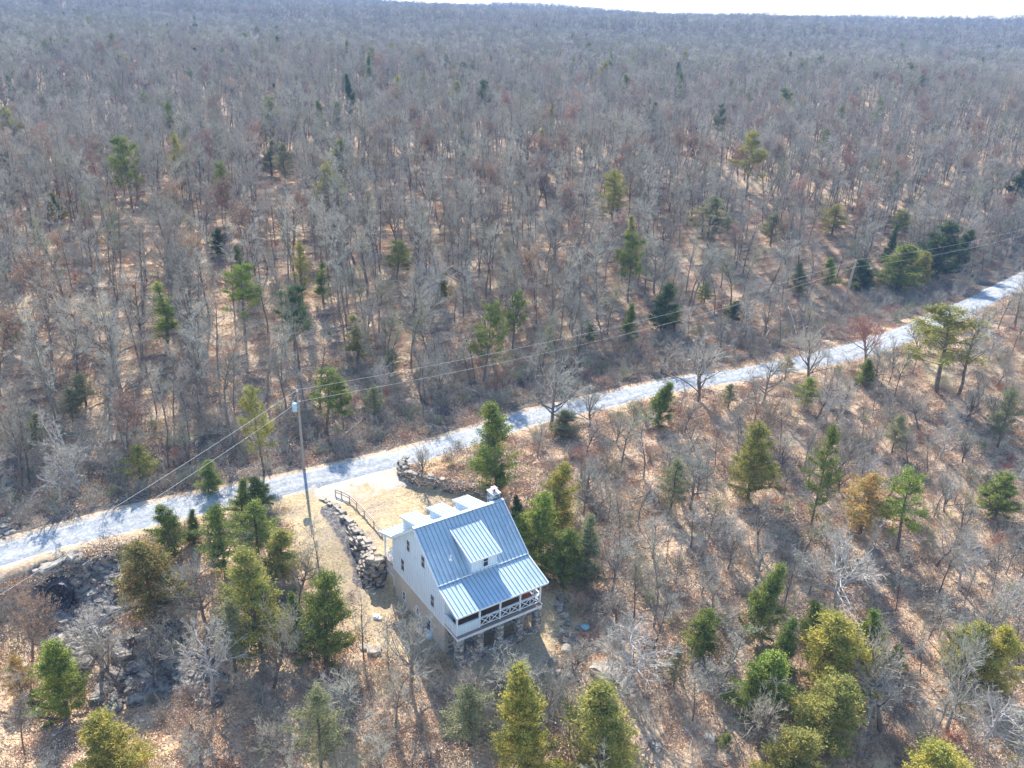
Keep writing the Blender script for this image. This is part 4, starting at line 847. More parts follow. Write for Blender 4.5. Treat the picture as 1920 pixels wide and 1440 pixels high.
# ------------------------------------------------------------------ evergreens read off the photograph
EVE = []; EVT = []       # placed evergreens for keep-out and landmarks: (x, y, radius, cx, cy, short name)
evA = bpy.data.objects
def tree_thing(name, base, rz, sc, trunk, crown, crown_mat=None, crown_name='crown', link_=True):
    e = bpy.data.objects.new(name, None); COL.objects.link(e); e.location = base; e.rotation_euler = (0, 0, rz); e.scale = sc
    link('trunk', trunk, e); c = link(crown_name, crown, e)
    if crown_mat: c.material_slots[0].link = 'OBJECT'; c.material_slots[0].material = crown_mat
    return e
EVLIST = [  # top x, top y, base y, width, mesh, colour, label, landmark name
 (935, 750, 915, 92, 'oval2', 'green', 'tall dark green cedar standing alone between the gravel road and the chimney', 'tall cedar above the chimney'),
 (1042, 872, 1000, 76, 'oval2', 'yellow', 'upper of the two slanting yellow green cedars right of the chimney', 'upper cedar right of the chimney'),
 (1004, 925, 1060, 88, 'oval', 'bright', 'lower yellow green cedar hugging the right side of the farmhouse roof', 'cedar hugging the roof'),
 (975, 935, 1010, 40, 'cone', 'dark', 'dark narrow cedar squeezed between roof edge and yellow green cedar', None),
 (940, 868, 925, 22, 'thin', 'dark', 'thin dark cedar sapling just above the chimney', None),
 (1058, 1000, 1098, 80, 'oval', 'green', 'rounded dark green cedar beside the porch roof on the right', 'dark cedar right of the porch roof'),
 (1108, 975, 1092, 62, 'cone2', 'dull', 'dull green cedar standing right of the rounded dark one', 'dull cedar right of the house'),
 (1243, 715, 795, 58, 'cone', 'green', 'pointed green cedar with a whorled top just below the road in the centre right', 'pointed cedar below the road'),
 (1064, 765, 815, 62, 'oval2', 'dull', 'small grey green cedar bush touching the near edge of the road', 'grey green bush at the road edge'),
 (1430, 788, 935, 84, 'oval', 'olive', 'green cedar with bare branches around it in the woods below the road, right of centre', 'green cedar in the right woods'),
 (1563, 798, 985, 60, 'loose', 'green', 'tall narrow cedar with a bare lower trunk in the right woods', 'tall narrow cedar on the right'),
 (1722, 893, 1035, 96, 'pine2', 'bright', 'bright green cedar right of the orange brown one', 'bright green cedar'),
 (1640, 888, 1000, 92, 'loose', 'rust', 'orange brown cedar beside the bright green one', 'orange brown cedar'),
 (1890, 895, 968, 76, 'oval', 'green', 'bushy green cedar at the right edge of the photo below the middle', 'bushy cedar at the right edge'),
 (1905, 730, 840, 60, 'loose', 'dull', 'faded grey green cedar at the right edge below the road', 'faded cedar at the right edge'),
 (1447, 1058, 1190, 74, 'cone', 'green', 'mid green conical cedar on the leafy slope right of the farmhouse', 'conical cedar on the right slope'),
 (1478, 1165, 1270, 62, 'cone2', 'green', 'darker cedar directly behind the bright yellow green pair', None),
 (1452, 1210, 1335, 112, 'cone', 'bright', 'bright green pointed cedar in front of the conical one on the slope', 'bright pointed cedar on the slope'),
 (1541, 1128, 1205, 54, 'oval2', 'green', 'small rounded cedar at the upper left of the broad golden cedar', 'small rounded cedar'),
 (1602, 1160, 1300, 138, 'oval', 'yellow', 'broad golden olive cedar in the lower right woods', 'broad golden cedar'),
 (1652, 1143, 1245, 72, 'cone2', 'bright', 'deep green cedar at the right shoulder of the broad golden one', 'deep green cedar beside the golden one'),
 (1690, 1215, 1262, 40, 'oval', 'green', 'low green cedar bush right of the deep green cedar', None),
 (1316, 1148, 1228, 72, 'oval2', 'green', 'low dark green cedar bush overhung by a bare tree on the right slope', 'low cedar bush on the slope'),
 (1562, 1275, 1405, 124, 'oval', 'olive', 'olive cedar crossed by pale bare limbs near the lower right', 'olive cedar with pale limbs'),
 (1490, 1355, 1470, 118, 'oval2', 'olive', 'olive green cedar cut by the bottom edge right of centre', 'olive cedar at the bottom edge'),
 (1832, 1160, 1262, 92, 'oval', 'olive', 'olive cedar beside a thick broken trunk at the lower right', 'olive cedar beside the broken trunk'),
 (1905, 1172, 1290, 84, 'oval2', 'yellow', 'golden cedar at the right edge of the photo near the bottom', 'golden cedar at the right edge'),
 (1790, 1395, 1500, 124, 'oval', 'yellow', 'golden olive cedar top at the very bottom right', 'golden cedar top bottom right'),
 (1150, 1308, 1480, 146, 'oval2', 'olive', 'large olive cedar at the bottom edge below the pale rock slabs', 'large olive cedar below the slabs'),
 (986, 1272, 1455, 122, 'cone', 'yellow', 'large bright yellow green cedar at the bottom centre below the house shadow', 'large yellow green cedar'),
 (884, 1288, 1400, 100, 'loose', 'dull', 'sparse pale green cedar left of the large yellow green one', 'sparse pale cedar'),
 (588, 1288, 1450, 92, 'loose', 'dull', 'thin dull green cedar at the bottom left of centre', 'thin dull cedar at the bottom'),
 (200, 1352, 1480, 132, 'oval', 'yellow', 'rounded golden green cedar cut by the bottom edge at the left', 'rounded golden cedar bottom left'),
 (90, 1190, 1340, 104, 'cone', 'bright', 'pointed green cedar with orange tips below the creek bed at the left', 'pointed cedar below the creek'),
 (598, 1088, 1245, 108, 'oval', 'green', 'dense dark olive cedar at the left edge of the lawn', 'dense cedar at the lawn edge'),
 (556, 1110, 1230, 48, 'cone', 'green', 'narrow cedar tucked behind the dense one at the lawn edge', None),
 (472, 1046, 1235, 120, 'oval2', 'olive', 'tall olive cedar with exposed lower trunk left of the lawn', 'tall olive cedar left of the lawn'),
 (425, 1130, 1260, 90, 'loose', 'dull', 'faded cedar leaning against the tall olive cedar', None),
 (268, 1005, 1150, 118, 'oval', 'tip', 'orange tipped round cedar between the culvert and the road', 'orange tipped cedar near the culvert'),
 (316, 948, 1040, 66, 'oval2', 'green', 'compact dense green cedar at the near edge of the road on the left', 'compact cedar at the road edge'),
 (356, 960, 1020, 34, 'cone2', 'green', 'slim little cedar right of the compact one by the road', None),
 (405, 945, 1085, 96, 'loose', 'green', 'loose light green cedar in the clump below the road', 'loose green cedar in the clump'),
 (446, 898, 975, 48, 'cone2', 'green', 'pointed cedar overlapping the road edge left of the driveway', None),
 (484, 892, 950, 48, 'oval', 'green', 'rounded cedar beside the road left of the pole shadow', 'rounded cedar left of the pole shadow'),
 (472, 940, 1040, 88, 'loose', 'green', 'wide pale green cedar in the middle of the clump left of the lawn', None),
 (520, 985, 1075, 80, 'oval2', 'olive', 'olive cedar with brownish top at the upper left of the lawn', 'olive cedar at the upper left of the lawn'),
 (384, 870, 925, 52, 'oval2', 'green', 'small dull green cedar just across the road on the left', 'small cedar across the road'),
 (252, 835, 912, 64, 'loose', 'olive', 'loose olive cedar across the road near the left side', 'olive cedar across the road'),
 (1800, 575, 735, 150, 'pine', 'olive', 'wide spreading olive pine beside the road near the right edge', 'spreading pine near the right edge'),
 (1690, 392, 450, 50, 'pine2', 'green', 'green cedar top rising behind the roadside clump at the upper right', None),
 (1698, 455, 542, 86, 'oval2', 'green', 'green and yellow tipped cedar at the left of the upper right clump', 'left cedar of the upper right clump'),
 (1735, 470, 535, 50, 'cone', 'yellow', 'yellow tipped cedar in front of the upper right clump', None),
 (1772, 420, 525, 84, 'oval', 'dark', 'large dark green cedar in the upper right clump', 'large dark cedar of the upper right clump'),
 (1812, 430, 505, 44, 'oval2', 'dark', 'dark cedar at the right end of the upper right clump', None),
 (1625, 492, 548, 64, 'oval2', 'dark', 'dark rounded cedar just right of the plain leaning utility pole', 'rounded cedar right of the leaning pole'),
 (1560, 486, 535, 36, 'cone', 'bright', 'small light green cedar left of the plain leaning utility pole', None),
 (1506, 494, 548, 36, 'cone2', 'dull', 'narrow dull cedar two trees left of the leaning utility pole', None),
 (1375, 565, 602, 40, 'oval', 'dark', 'ball shaped dark green cedar above the middle of the road', 'ball shaped cedar above the road'),
 (1249, 528, 618, 56, 'oval2', 'dark', 'dark green cedar beneath the wires above the road, centre right', 'dark cedar beneath the wires'),
 (1270, 570, 622, 40, 'loose', 'green', 'low green cedar touching the right side of the dark one beneath the wires', None),
 (1182, 572, 640, 34, 'cone', 'green', 'slim green cedar left of the dark one beneath the wires', 'slim cedar beneath the wires'),
 (1106, 600, 648, 26, 'thin', 'green', 'tiny thin cedar above the road left of the slim one', None),
 (1325, 530, 570, 34, 'loose', 'green', 'small bright tuft of cedar above the ball shaped cedar', None),
 (965, 548, 655, 52, 'pine2', 'green', 'narrow cedar with bare lower trunk above the road in the centre', 'narrow cedar above the road'),
 (1190, 436, 565, 60, 'pine', 'green', 'round topped pine on a thick trunk in the central woods', 'round topped pine'),
 (605, 686, 808, 84, 'pine2', 'green', 'tall green cedar on a dark trunk just right of the transformer pole', 'green cedar right of the transformer pole'),
 (640, 712, 815, 40, 'pine', 'green', 'smaller green cedar crowding the right side of the one by the transformer pole', None),
 (478, 722, 885, 66, 'pine2', 'olive', 'olive yellow cedar on a long bare trunk left of the transformer pole', 'olive cedar left of the transformer pole'),
 (445, 498, 632, 80, 'pine', 'bright', 'big light green cedar in the left woods', 'light green cedar in the left woods'),
 (450, 460, 530, 36, 'cone', 'green', 'narrow cedar rising behind the big light green one', None),
 (402, 428, 478, 34, 'oval', 'dark', 'blue green dark cedar above the big light green one', None),
 (298, 532, 642, 54, 'thin', 'bright', 'narrow green and yellow cedar in the left woods', 'narrow green cedar in the left woods'),
 (228, 255, 400, 62, 'pine', 'green', 'tall twin topped pine at the upper left', 'twin topped pine'),
 (405, 303, 410, 40, 'pine2', 'green', 'slim pine with a dark cap in the upper left woods', 'slim pine upper left'),
 (100, 358, 412, 36, 'cone', 'olive', 'short olive cedar near the left edge in the upper woods', None),
 (12, 598, 650, 36, 'oval', 'dull', 'dull cedar touching the left edge', None),
 (55, 770, 835, 44, 'cone2', 'olive', 'olive cedar above the pale multi stemmed tree at the left', None),
 (667, 588, 680, 50, 'thin', 'olive', 'thin olive cedar in the woods right of the transformer pole', 'thin olive cedar in the centre left woods'),
 (742, 448, 528, 58, 'pine2', 'green', 'dark flat topped pine in the centre left woods', 'dark flat topped pine'),
 (560, 455, 565, 40, 'loose', 'olive', 'olive topped slender cedar in the centre left woods', 'olive topped slender cedar'),
 (602, 490, 570, 38, 'thin', 'green', 'green slender cedar just right of the olive topped one', None),
 (831, 508, 572, 36, 'thin', 'olive', 'small light olive cedar in the central woods', 'small olive cedar in the central woods'),
 (735, 655, 700, 40, 'loose', 'dull', 'faint dull cedar above the wires in the centre left', None),
 (700, 722, 790, 44, 'loose', 'dull', 'grey green cedar by the shady bank right of the transformer pole', None),
 (1418, 248, 375, 62, 'pine', 'olive', 'tall dark olive pine at the upper right', 'tall dark olive pine'),
 (1156, 320, 425, 70, 'loose', 'olive', 'olive brown cedar in the upper central woods', 'olive brown cedar'),
 (1337, 368, 458, 80, 'loose', 'dull', 'broad faded green cedar in the upper right woods', 'broad faded cedar'),
 (1455, 400, 462, 50, 'loose', 'dull', 'faded bluish green cedar right of the broad faded one', None),
 (1570, 384, 440, 60, 'loose', 'olive', 'faint olive cedar in the woods above the leaning pole', None),
 (1350, 195, 268, 26, 'pine2', 'dark', 'slim dark cedar far up in the right woods', None),
 (655, 140, 222, 26, 'cone', 'dark', 'slim dark spire of a cedar far up in the centre left woods', 'slim dark spire'),
 (369, 90, 140, 30, 'cone2', 'dark', 'dark bluish cedar far up on the left', 'dark bluish cedar far left'),
 (480, 108, 150, 34, 'loose', 'green', 'hazy green cedar far up left of centre', None),
 (1445, 138, 172, 42, 'oval', 'olive', 'hazy olive cedar far up on the right', None),
 (505, 262, 330, 40, 'thin', 'dull', 'faint green cedar right of the slim pine in the upper left', None),
 (530, 268, 345, 44, 'loose', 'dull', 'second faint green cedar right of the slim pine', None),
 (150, 700, 760, 60, 'loose', 'dull', 'low dull cedar in the lower left woods above the road', None),
 (125, 730, 790, 44, 'loose', 'dull', 'greyish cedar beside the low dull one in the lower left woods', None),
 (1632, 672, 725, 40, 'cone', 'green', 'small cedar at the foot of the reddish tree by the road', None),
 (1518, 708, 765, 50, 'loose', 'bright', 'yellow green cedar sprout below the road right of centre', 'yellow green cedar below the road'),
 (1480, 668, 715, 34, 'loose', 'rust', 'pale tan cedar at the near road edge', None),
 (1372, 720, 765, 36, 'loose', 'dull', 'dull cedar below the road beside a spreading bare tree', None),
 (1420, 1260, 1340, 50, 'oval2', 'bright', 'bright low cedar at the foot of the bright pointed one', None),
 (1275, 1210, 1290, 40, 'loose', 'dull', 'dull scrubby cedar under bare branches left of the slope bush', None),
 (1270, 860, 960, 60, 'loose', 'dull', 'dull green cedar among bare trees right of the house', 'dull green cedar right of centre'),
 (1690, 780, 850, 44, 'loose', 'dull', 'dull greyish cedar in the right woods below the reddish tree', None),
 (1365, 1372, 1400, 28, 'cone', 'bright', 'tiny bright cedar sprout at the bottom right of centre', None),
 (20, 1230, 1310, 56, 'loose', 'rust', 'rusty thin cedar at the left edge below the rusty oak', None),
]
for i, (tx, ty, by, wd, me_, co, lab, lm) in enumerate(EVLIST):
    # the base lies on the line through the top towards the nadir
    px = tx; 
    b = at(px, by)
    for _ in range(2):
        pt = project(b + np.array([0, 0, 6.])); px = tx - (pt[0] - px) * (by - ty) / max(1, abs(by - pt[1])) if False else px
    u0, v0, k0 = project(b)
    hh = 1.0
    for _ in range(4):
        u1, v1, k1 = project(b + np.array([0, 0, hh])); hh *= (v0 - ty) / max(1e-3, v0 - v1)
    u1, v1, k1 = project(b + np.array([0, 0, hh])); b = at(px + (tx - u1), by)
    tr, fo, span, top = EV[me_]
    wm = wd * k0 / F_PX; s = wm / span * 1.03; sz = hh / top
    e = tree_thing('pine_tree' if 'pine' in lab.split()[:6] or ' pine' in lab else 'cedar_tree', b, i * 2.399, (s, s, sz), tr, fo, GREENS[co])
    tag(e, lab, 'evergreen tree', 'evergreen trees scattered through the leafless woods')
    cx_, cy_, _ = project(b + np.array([0, 0, hh * .55])); EVT.append((b[0], b[1], wm / 2, cx_, cy_, lm)); EVE.append((cx_, (ty + by) / 2, wd * .5, (by - ty) * .5, k0))
# ------------------------------------------------------------------ leafless trees read off the photograph
BTX = []
BLIST = [ # top x, top y, base y, width, mesh, label, landmark
 (1652, 566, 688, 110, 'vase', 'leafless tree with a fan of reddish twigs standing over the near edge of the road', 'reddish twigged tree'),
 (1040, 672, 802, 120, 'spread0', 'wide grey bare tree arching over the road in the centre of the photo', 'wide bare tree over the road'),
 (768, 1158, 1300, 135, 'spread0', 'bare tree with a thick grey trunk in front of the left farmhouse wall', 'thick trunked tree in front of the house'),
 (122, 775, 925, 165, 'white', 'striking pale white multi stemmed tree across the road at the left', 'pale white multi stemmed tree'),
 (160, 1120, 1258, 140, 'spread2', 'crooked white limbed tree over the creek bed', 'crooked tree over the creek'),
 (378, 1165, 1315, 140, 'spread2', 'pale limbed bare tree on the rocky slope below the clump of cedars', 'pale limbed tree on the rocky slope'),
 (1605, 1000, 1150, 165, 'spread2', 'fan shaped pale bare tree in the right woods above the golden cedar', 'fan shaped pale tree'),
 (1252, 985, 1175, 80, 'forest1', 'pale slender bare tree right of the dull cedar by the house', 'pale slender tree right of the house'),
 (1185, 1165, 1300, 170, 'spread2', 'spreading white barked tree below the right lawn corner', 'spreading white tree below the lawn'),
 (1448, 1270, 1400, 130, 'spread1', 'round headed bare tree overlapping the bright pointed cedar', 'round headed bare tree'),
 (1325, 635, 752, 100, 'vaseg', 'round bare tree standing over the road right of centre', 'round bare tree over the road'),
 (1538, 612, 718, 84, 'vaseg', 'dark forked bare tree silhouetted on the road right of centre', 'dark forked tree on the road'),
 (1448, 655, 760, 90, 'spread0', 'low branching bare tree on the near road bank', 'low branching tree on the bank'),
 (878, 1215, 1345, 130, 'spread1', 'bare tree whose twigs reach the stone piers from below', 'twiggy tree below the piers'),
 (965, 1238, 1335, 120, 'vaseg', 'fan of pale branches in the house shadow above the large yellow green cedar', 'branch fan in the house shadow'),
 (1700, 1210, 1370, 150, 'spread1', 'bare tree with pale fine twigs right of the broad golden cedar', 'fine twigged tree right of the golden cedar'),
 (1655, 1260, 1360, 120, 'spread2', 'white crooked limbed tree beside the olive cedar at the lower right', 'white crooked tree lower right'),
 (28, 1110, 1235, 105, 'leafy1', 'rusty brown leafed oak at the left edge beside the culvert', 'rusty oak beside the culvert'),
 (355, 1340, 1450, 120, 'leafy1', 'reddish dead leafed oak at the bottom left', 'reddish oak at the bottom left'),
 (1098, 810, 895, 92, 'vase', 'low reddish twigged tree just below the road right of the tall cedar', 'low reddish tree right of the tall cedar'),
 (1085, 1108, 1150, 40, 'leafy1', 'small orange leafed oak right of the rear porch', 'small orange leafed oak'),
 (650, 1270, 1390, 130, 'spread0', 'grey bare tree at the bottom, left of the thick trunked one', 'grey tree bottom left of centre'),
 (265, 1180, 1300, 110, 'spread1', 'bare brown tree over the rocky slope right of the creek', None),
 (1740, 1150, 1235, 20, 'slim1', 'thin pale dead snag in the lower right woods', None),
 (1840, 1185, 1370, 120, 'spread0', 'old bare tree with thick broken dark trunk at the lower right', 'thick broken trunk lower right'),
 (1885, 1290, 1400, 130, 'spread2', 'white twisted tree at the right edge near the bottom', 'white twisted tree at the right edge'),
 (1850, 560, 745, 110, 'forest0', 'tall grey bare tree right of the spreading pine', 'tall grey tree right of the pine'),
 (790, 825, 905, 40, 'vaseg', 'small bare tree growing at the tip of the leaf covered bed', None),
 (1360, 590, 660, 80, 'spread0', 'grey bare tree on the far bank of the road, right of centre', None),
 (1245, 640, 700, 90, 'spread1', 'bare tree on the shaded far bank under the wires', None),
 (1220, 785, 900, 90, 'forest3', 'grey bare tree below the pointed roadside cedar', None),
 (590, 960, 1090, 60, 'slim0', 'thin brown sapling at the upper left of the lawn', None),
 (548, 1010, 1130, 90, 'spread1', 'leafless brown tree at the left rim of the lawn', None),
 (676, 1110, 1240, 60, 'slim0', 'slender sapling beside the white sack on the lawn', None),
 (725, 1150, 1265, 50, 'slim1', 'slender dark sapling between the sack and the thick trunked tree', None),
 (1160, 1000, 1110, 100, 'spread0', 'bare grey tree right of the dull cedar by the house', None),
 (495, 1130, 1290, 120, 'spread1', 'bare tree behind the dense cedar, left of the lawn', None),
]
for i, (tx, ty, by, wd, me_, lab, lm) in enumerate(BLIST):
    b = at(tx, by); hh = 6.0; u0, v0, k0 = project(b)
    for _ in range(4):
        u1, v1, k1 = project(b + np.array([0, 0, hh])); hh *= (v0 - ty) / max(1e-3, v0 - v1)
    b = at(tx + (tx - u1), by); tr, cr, wh, h0 = BT[me_]
    co = np.zeros(len(cr.vertices) * 3, np.float32); cr.vertices.foreach_get('co', co); co = co.reshape(-1, 3); span = np.percentile(np.hypot(co[:, 0], co[:, 1]), 95) * 2; top = np.percentile(co[:, 2], 99.5)
    wm = wd * k0 / F_PX; s = wm / span * 1.05; e = tree_thing('oak_tree' if 'oak' in lab else 'bare_tree', b, i * 1.7, (s, s, hh / top), tr, cr)
    if 'orange leafed' in lab:
        c = e.children[1] if e.children else None
    tag(e, lab, 'bare tree', 'leafless trees of the woods'); cx_, cy_, _ = project(b + np.array([0, 0, hh * .55])); BTX.append((b[0], b[1], wm / 2, cx_, cy_, lm))
# ------------------------------------------------------------------ the rest of the woods
LMK = [(x[3], x[4], x[5]) for x in EVT + BTX if x[5]]
KO = np.array([(x[0], x[1], min(x[2], 3.0)) for x in EVT + BTX])
CLEAR_PX = [(500, 905), (640, 890), (760, 850), (930, 850), (1000, 870), (1050, 1060), (1090, 1130), (1080, 1200), (1040, 1290), (860, 1290), (740, 1260), (650, 1220), (620, 1120), (560, 1060), (530, 960)]
def jitter(x0, x1, y0, y1, s, r):
    X, Y = np.meshgrid(np.arange(x0, x1, s), np.arange(y0, y1, s * .87)); X = X + (np.arange(X.shape[0])[:, None] % 2) * s / 2
    return (X + r.uniform(-.42, .42, X.shape) * s).ravel(), (Y + r.uniform(-.42, .42, Y.shape) * s).ravel()
def infrustum(X, Y, Z, mx=90, my=90):
    P = np.stack([X, Y, Z], -1) - CAM; k = P @ aF; u = 960 + F_PX * (P @ aR) / k; v = 720 - F_PX * (P @ aU) / k
    return (k > 5) & (u > -mx) & (u < 1920 + mx) & (v > -200) & (v < 1440 + my), u, v, k
def field(x0, x1, y0, y1, s, r, hgt, mx=110, my=170):
    X, Y = jitter(x0, x1, y0, y1, s, r); R = np.hypot(X, Y); Z = height(X, Y); ok, u, v, k = infrustum(X, Y, Z, mx, my)
    ok2, u2, v2, k2 = infrustum(X, Y, Z + hgt, mx, my); m = ok | ok2; return X[m], Y[m], Z[m]
r = np.random.default_rng(31)
X1, Y1, Z1 = field(-150, 210, 28, 330, 3.55, r, 9); 
DR1 = dline(ROAD[::3], X1, Y1); N1 = nroad(X1, Y1)
keep = (DR1 > np.where(N1 > 0, 5.0, 4.6))
dk = np.min(np.hypot(X1[:, None] - KO[None, :, 0], Y1[:, None] - KO[None, :, 1]) - KO[None, :, 2] * .55, axis=1); keep &= dk > .9
keep &= ~(inside(CLEAR_PX and [tuple(at(*p)[:2]) for p in CLEAR_PX], X1, Y1))
hR = np.where(N1 > 0, 10.2, 6.6); PT = project
_, ut, vt, _k = infrustum(X1, Y1, Z1 + hR * .95)
keep &= ~inside([(520, 930), (640, 900), (960, 905), (1050, 1080), (1080, 1150), (1020, 1215), (880, 1225), (800, 1165), (690, 1165), (640, 1180), (580, 1080)], ut, vt)
_, um, vm, _k = infrustum(X1, Y1, Z1 + hR * .6)
keep &= ~inside([(520, 930), (640, 900), (960, 905), (1030, 1080), (1060, 1150), (1020, 1215), (880, 1225), (790, 1200), (700, 1190), (640, 1180), (580, 1080)], um, vm)
for (ex, ey, ew, eh, ek) in [e_ for e_ in EVE if e_[4] < 240] + [(1591, 540, 16, 62, 170), (566, 806, 10, 78, 90)]:   # the photo shows these evergreens unhidden
    for fr in (.5, .75, .95):
        _, uu_, vv_, kk_ = infrustum(X1, Y1, Z1 + hR * fr); keep &= ~((((uu_ - ex) / (ew * 1.05 + 4)) ** 2 + ((vv_ - ey + eh * .2) / (eh * .9)) ** 2 < 1) & (kk_ < ek))
# nothing tall in front of the road
keep &= ~((N1 < 0) & (dline(ROAD[::3], X1, Y1) < 9) & (r.random(len(X1)) < .6))
dens = .5 + .55 * fbm(X1, Y1, 38, 21, 2); prob = np.where(N1 > 0, np.clip(.70 + .38 * dens, 0, 1), np.clip(.62 + .42 * dens, 0, 1))
prob = np.where((N1 > 0) & (N1 < 13), .6, prob); prob = np.where(inside(PATH, X1, Y1) | inside(RAV, X1, Y1) , .12, prob); prob = np.where(inside(RAV2, X1, Y1), .3, prob)
keep &= r.random(len(X1)) < prob
X1, Y1, Z1, N1 = X1[keep], Y1[keep], Z1[keep], N1[keep]
K = list(BT.keys())
def pick_kind(X, Y, N, r):
    w_n = dict(forest0=.17, forest1=.16, forest2=.15, forest3=.14, forest4=.10, slim0=.12, slim1=.12, spread0=.03, spread1=.02, leafy0=.055, spread2=.01, vaseg=.01)
    w_s = dict(forest0=.10, forest1=.12, forest2=.08, forest4=.08, slim0=.07, slim1=.07, spread0=.17, spread1=.15, spread2=.045, leafy1=.02, vaseg=.07, forest3=.03)
    out = np.zeros(len(X), int); red = fbm(X, Y, 60, 77, 2) > .55
    for i in range(len(X)):
        ww = w_n if N[i] > 0 else w_s; ks = list(ww); p = np.array([ww[k] for k in ks]);
        if red[i] and N[i] > 20: p[ks.index('leafy0')] = .3
        out[i] = K.index(ks[r.choice(len(ks), p=p / p.sum())])
    return out
kind1 = pick_kind(X1, Y1, N1, r)
hgt1 = np.where(N1 > 0, r.uniform(7.4, 12.2, len(X1)), r.uniform(4.0, 7.8, len(X1))); hgt1 = np.where((N1 > 0) & (N1 < 14), hgt1 * .8, hgt1)
vis, u1, v1, k1 = infrustum(X1, Y1, Z1 + hgt1 * .5, 0, 0)
score = np.where(vis, hgt1 / k1, 0); order = np.argsort(-score); indiv = set(order[:300 - len(BLIST)].tolist())
FORM = {'forest': 'tall leafless oak', 'slim': 'slim leafless sapling', 'spread': 'spreading leafless tree', 'vaseg': 'fan shaped leafless tree', 'leafy': 'oak holding reddish dead leaves', 'white': 'pale leafless tree', 'vase': 'reddish leafless tree'}
MATN = {TW_G.name: 'grey', TW_B.name: 'brown', TW_L.name: 'lichen tinted', TW_W.name: 'white limbed'}
ORD = ['nearest', 'second nearest', 'third nearest', 'fourth nearest', 'fifth nearest', 'sixth nearest', 'seventh nearest', 'eighth nearest', 'ninth nearest', 'tenth nearest', 'eleventh nearest', 'twelfth nearest', 'thirteenth nearest', 'fourteenth nearest', 'fifteenth nearest', 'sixteenth nearest', 'seventeenth nearest', 'eighteenth nearest', 'nineteenth nearest', 'twentieth nearest'] + [w_ + ' nearest' for t_, u_ in (('twenty', 'thirtieth'), ('thirty', 'fortieth'), ('forty', 'fiftieth'), ('fifty', 'sixtieth')) for w_ in [t_ + '-' + q_ for q_ in ('first', 'second', 'third', 'fourth', 'fifth', 'sixth', 'seventh', 'eighth', 'ninth')] + [u_]]
LMK += [(562, 800, 'transformer pole'), (1590, 530, 'leaning utility pole'), (105, 1110, 'culvert mouth'), (1150, 1270, 'large pale rock slab')]
LM = np.array([(a, b) for a, b, c in LMK]); assign = {}
lab_of = {}
for i in sorted(indiv, key=lambda j: -score[j]):
    dx, dy = u1[i] - LM[:, 0], v1[i] - LM[:, 1]; j = int(np.argmin(np.hypot(dx, dy))); dirn = ('right' if dx[j] > 0 else 'left') if abs(dx[j]) > abs(dy[j]) else ('below' if dy[j] > 0 else 'above')
    assign.setdefault((j, dirn), []).append((math.hypot(dx[j], dy[j]), i))
for (j, dirn), L in assign.items():
    for rk, (_, i) in enumerate(sorted(L)):
        kk = K[kind1[i]]; base = 'reddish leafed' if 'leafy' in kk else MATN.get(BT[kk][1].materials[0].name, 'grey'); shp = 'leafless' if 'leafy' not in kk else 'oak'
        word = {'right': 'right of', 'left': 'left of', 'below': 'below', 'above': 'above'}[dirn]
        form = {'slim': 'slim ', 'spre': 'spreading ', 'fore': 'tall ', 'vase': 'fan shaped ', 'leaf': '', 'whit': ''}[kk[:4]]
        for tpl in ('%s%s tree, %s one %s the %s' % (form, base, ORD[min(rk, 59)], word, LMK[j][2]), '%s%s tree, %s %s the %s' % (form, base, ORD[min(rk, 59)], word, LMK[j][2]), '%s tree, %s %s the %s' % (base, ORD[min(rk, 59)], word, LMK[j][2]), '%s tree, %s %s %s' % (base, ORD[min(rk, 59)], word, LMK[j][2])):
            lab_of[i] = tpl
            if len(tpl.split()) <= 16: break
for n_, i in enumerate(order):
    if i not in indiv: continue
    tr, cr, wh, h0 = BT[K[kind1[i]]]; s = hgt1[i] / h0; sw = s * r.uniform(.75, 1.05)
    e = tree_thing('oak_tree' if 'leafy' in K[kind1[i]] else 'bare_tree', (X1[i], Y1[i], Z1[i]), r.uniform(0, 6.28), (sw, sw, s), tr, cr)
    tag(e, lab_of[i], 'bare tree', 'leafless trees of the woods')
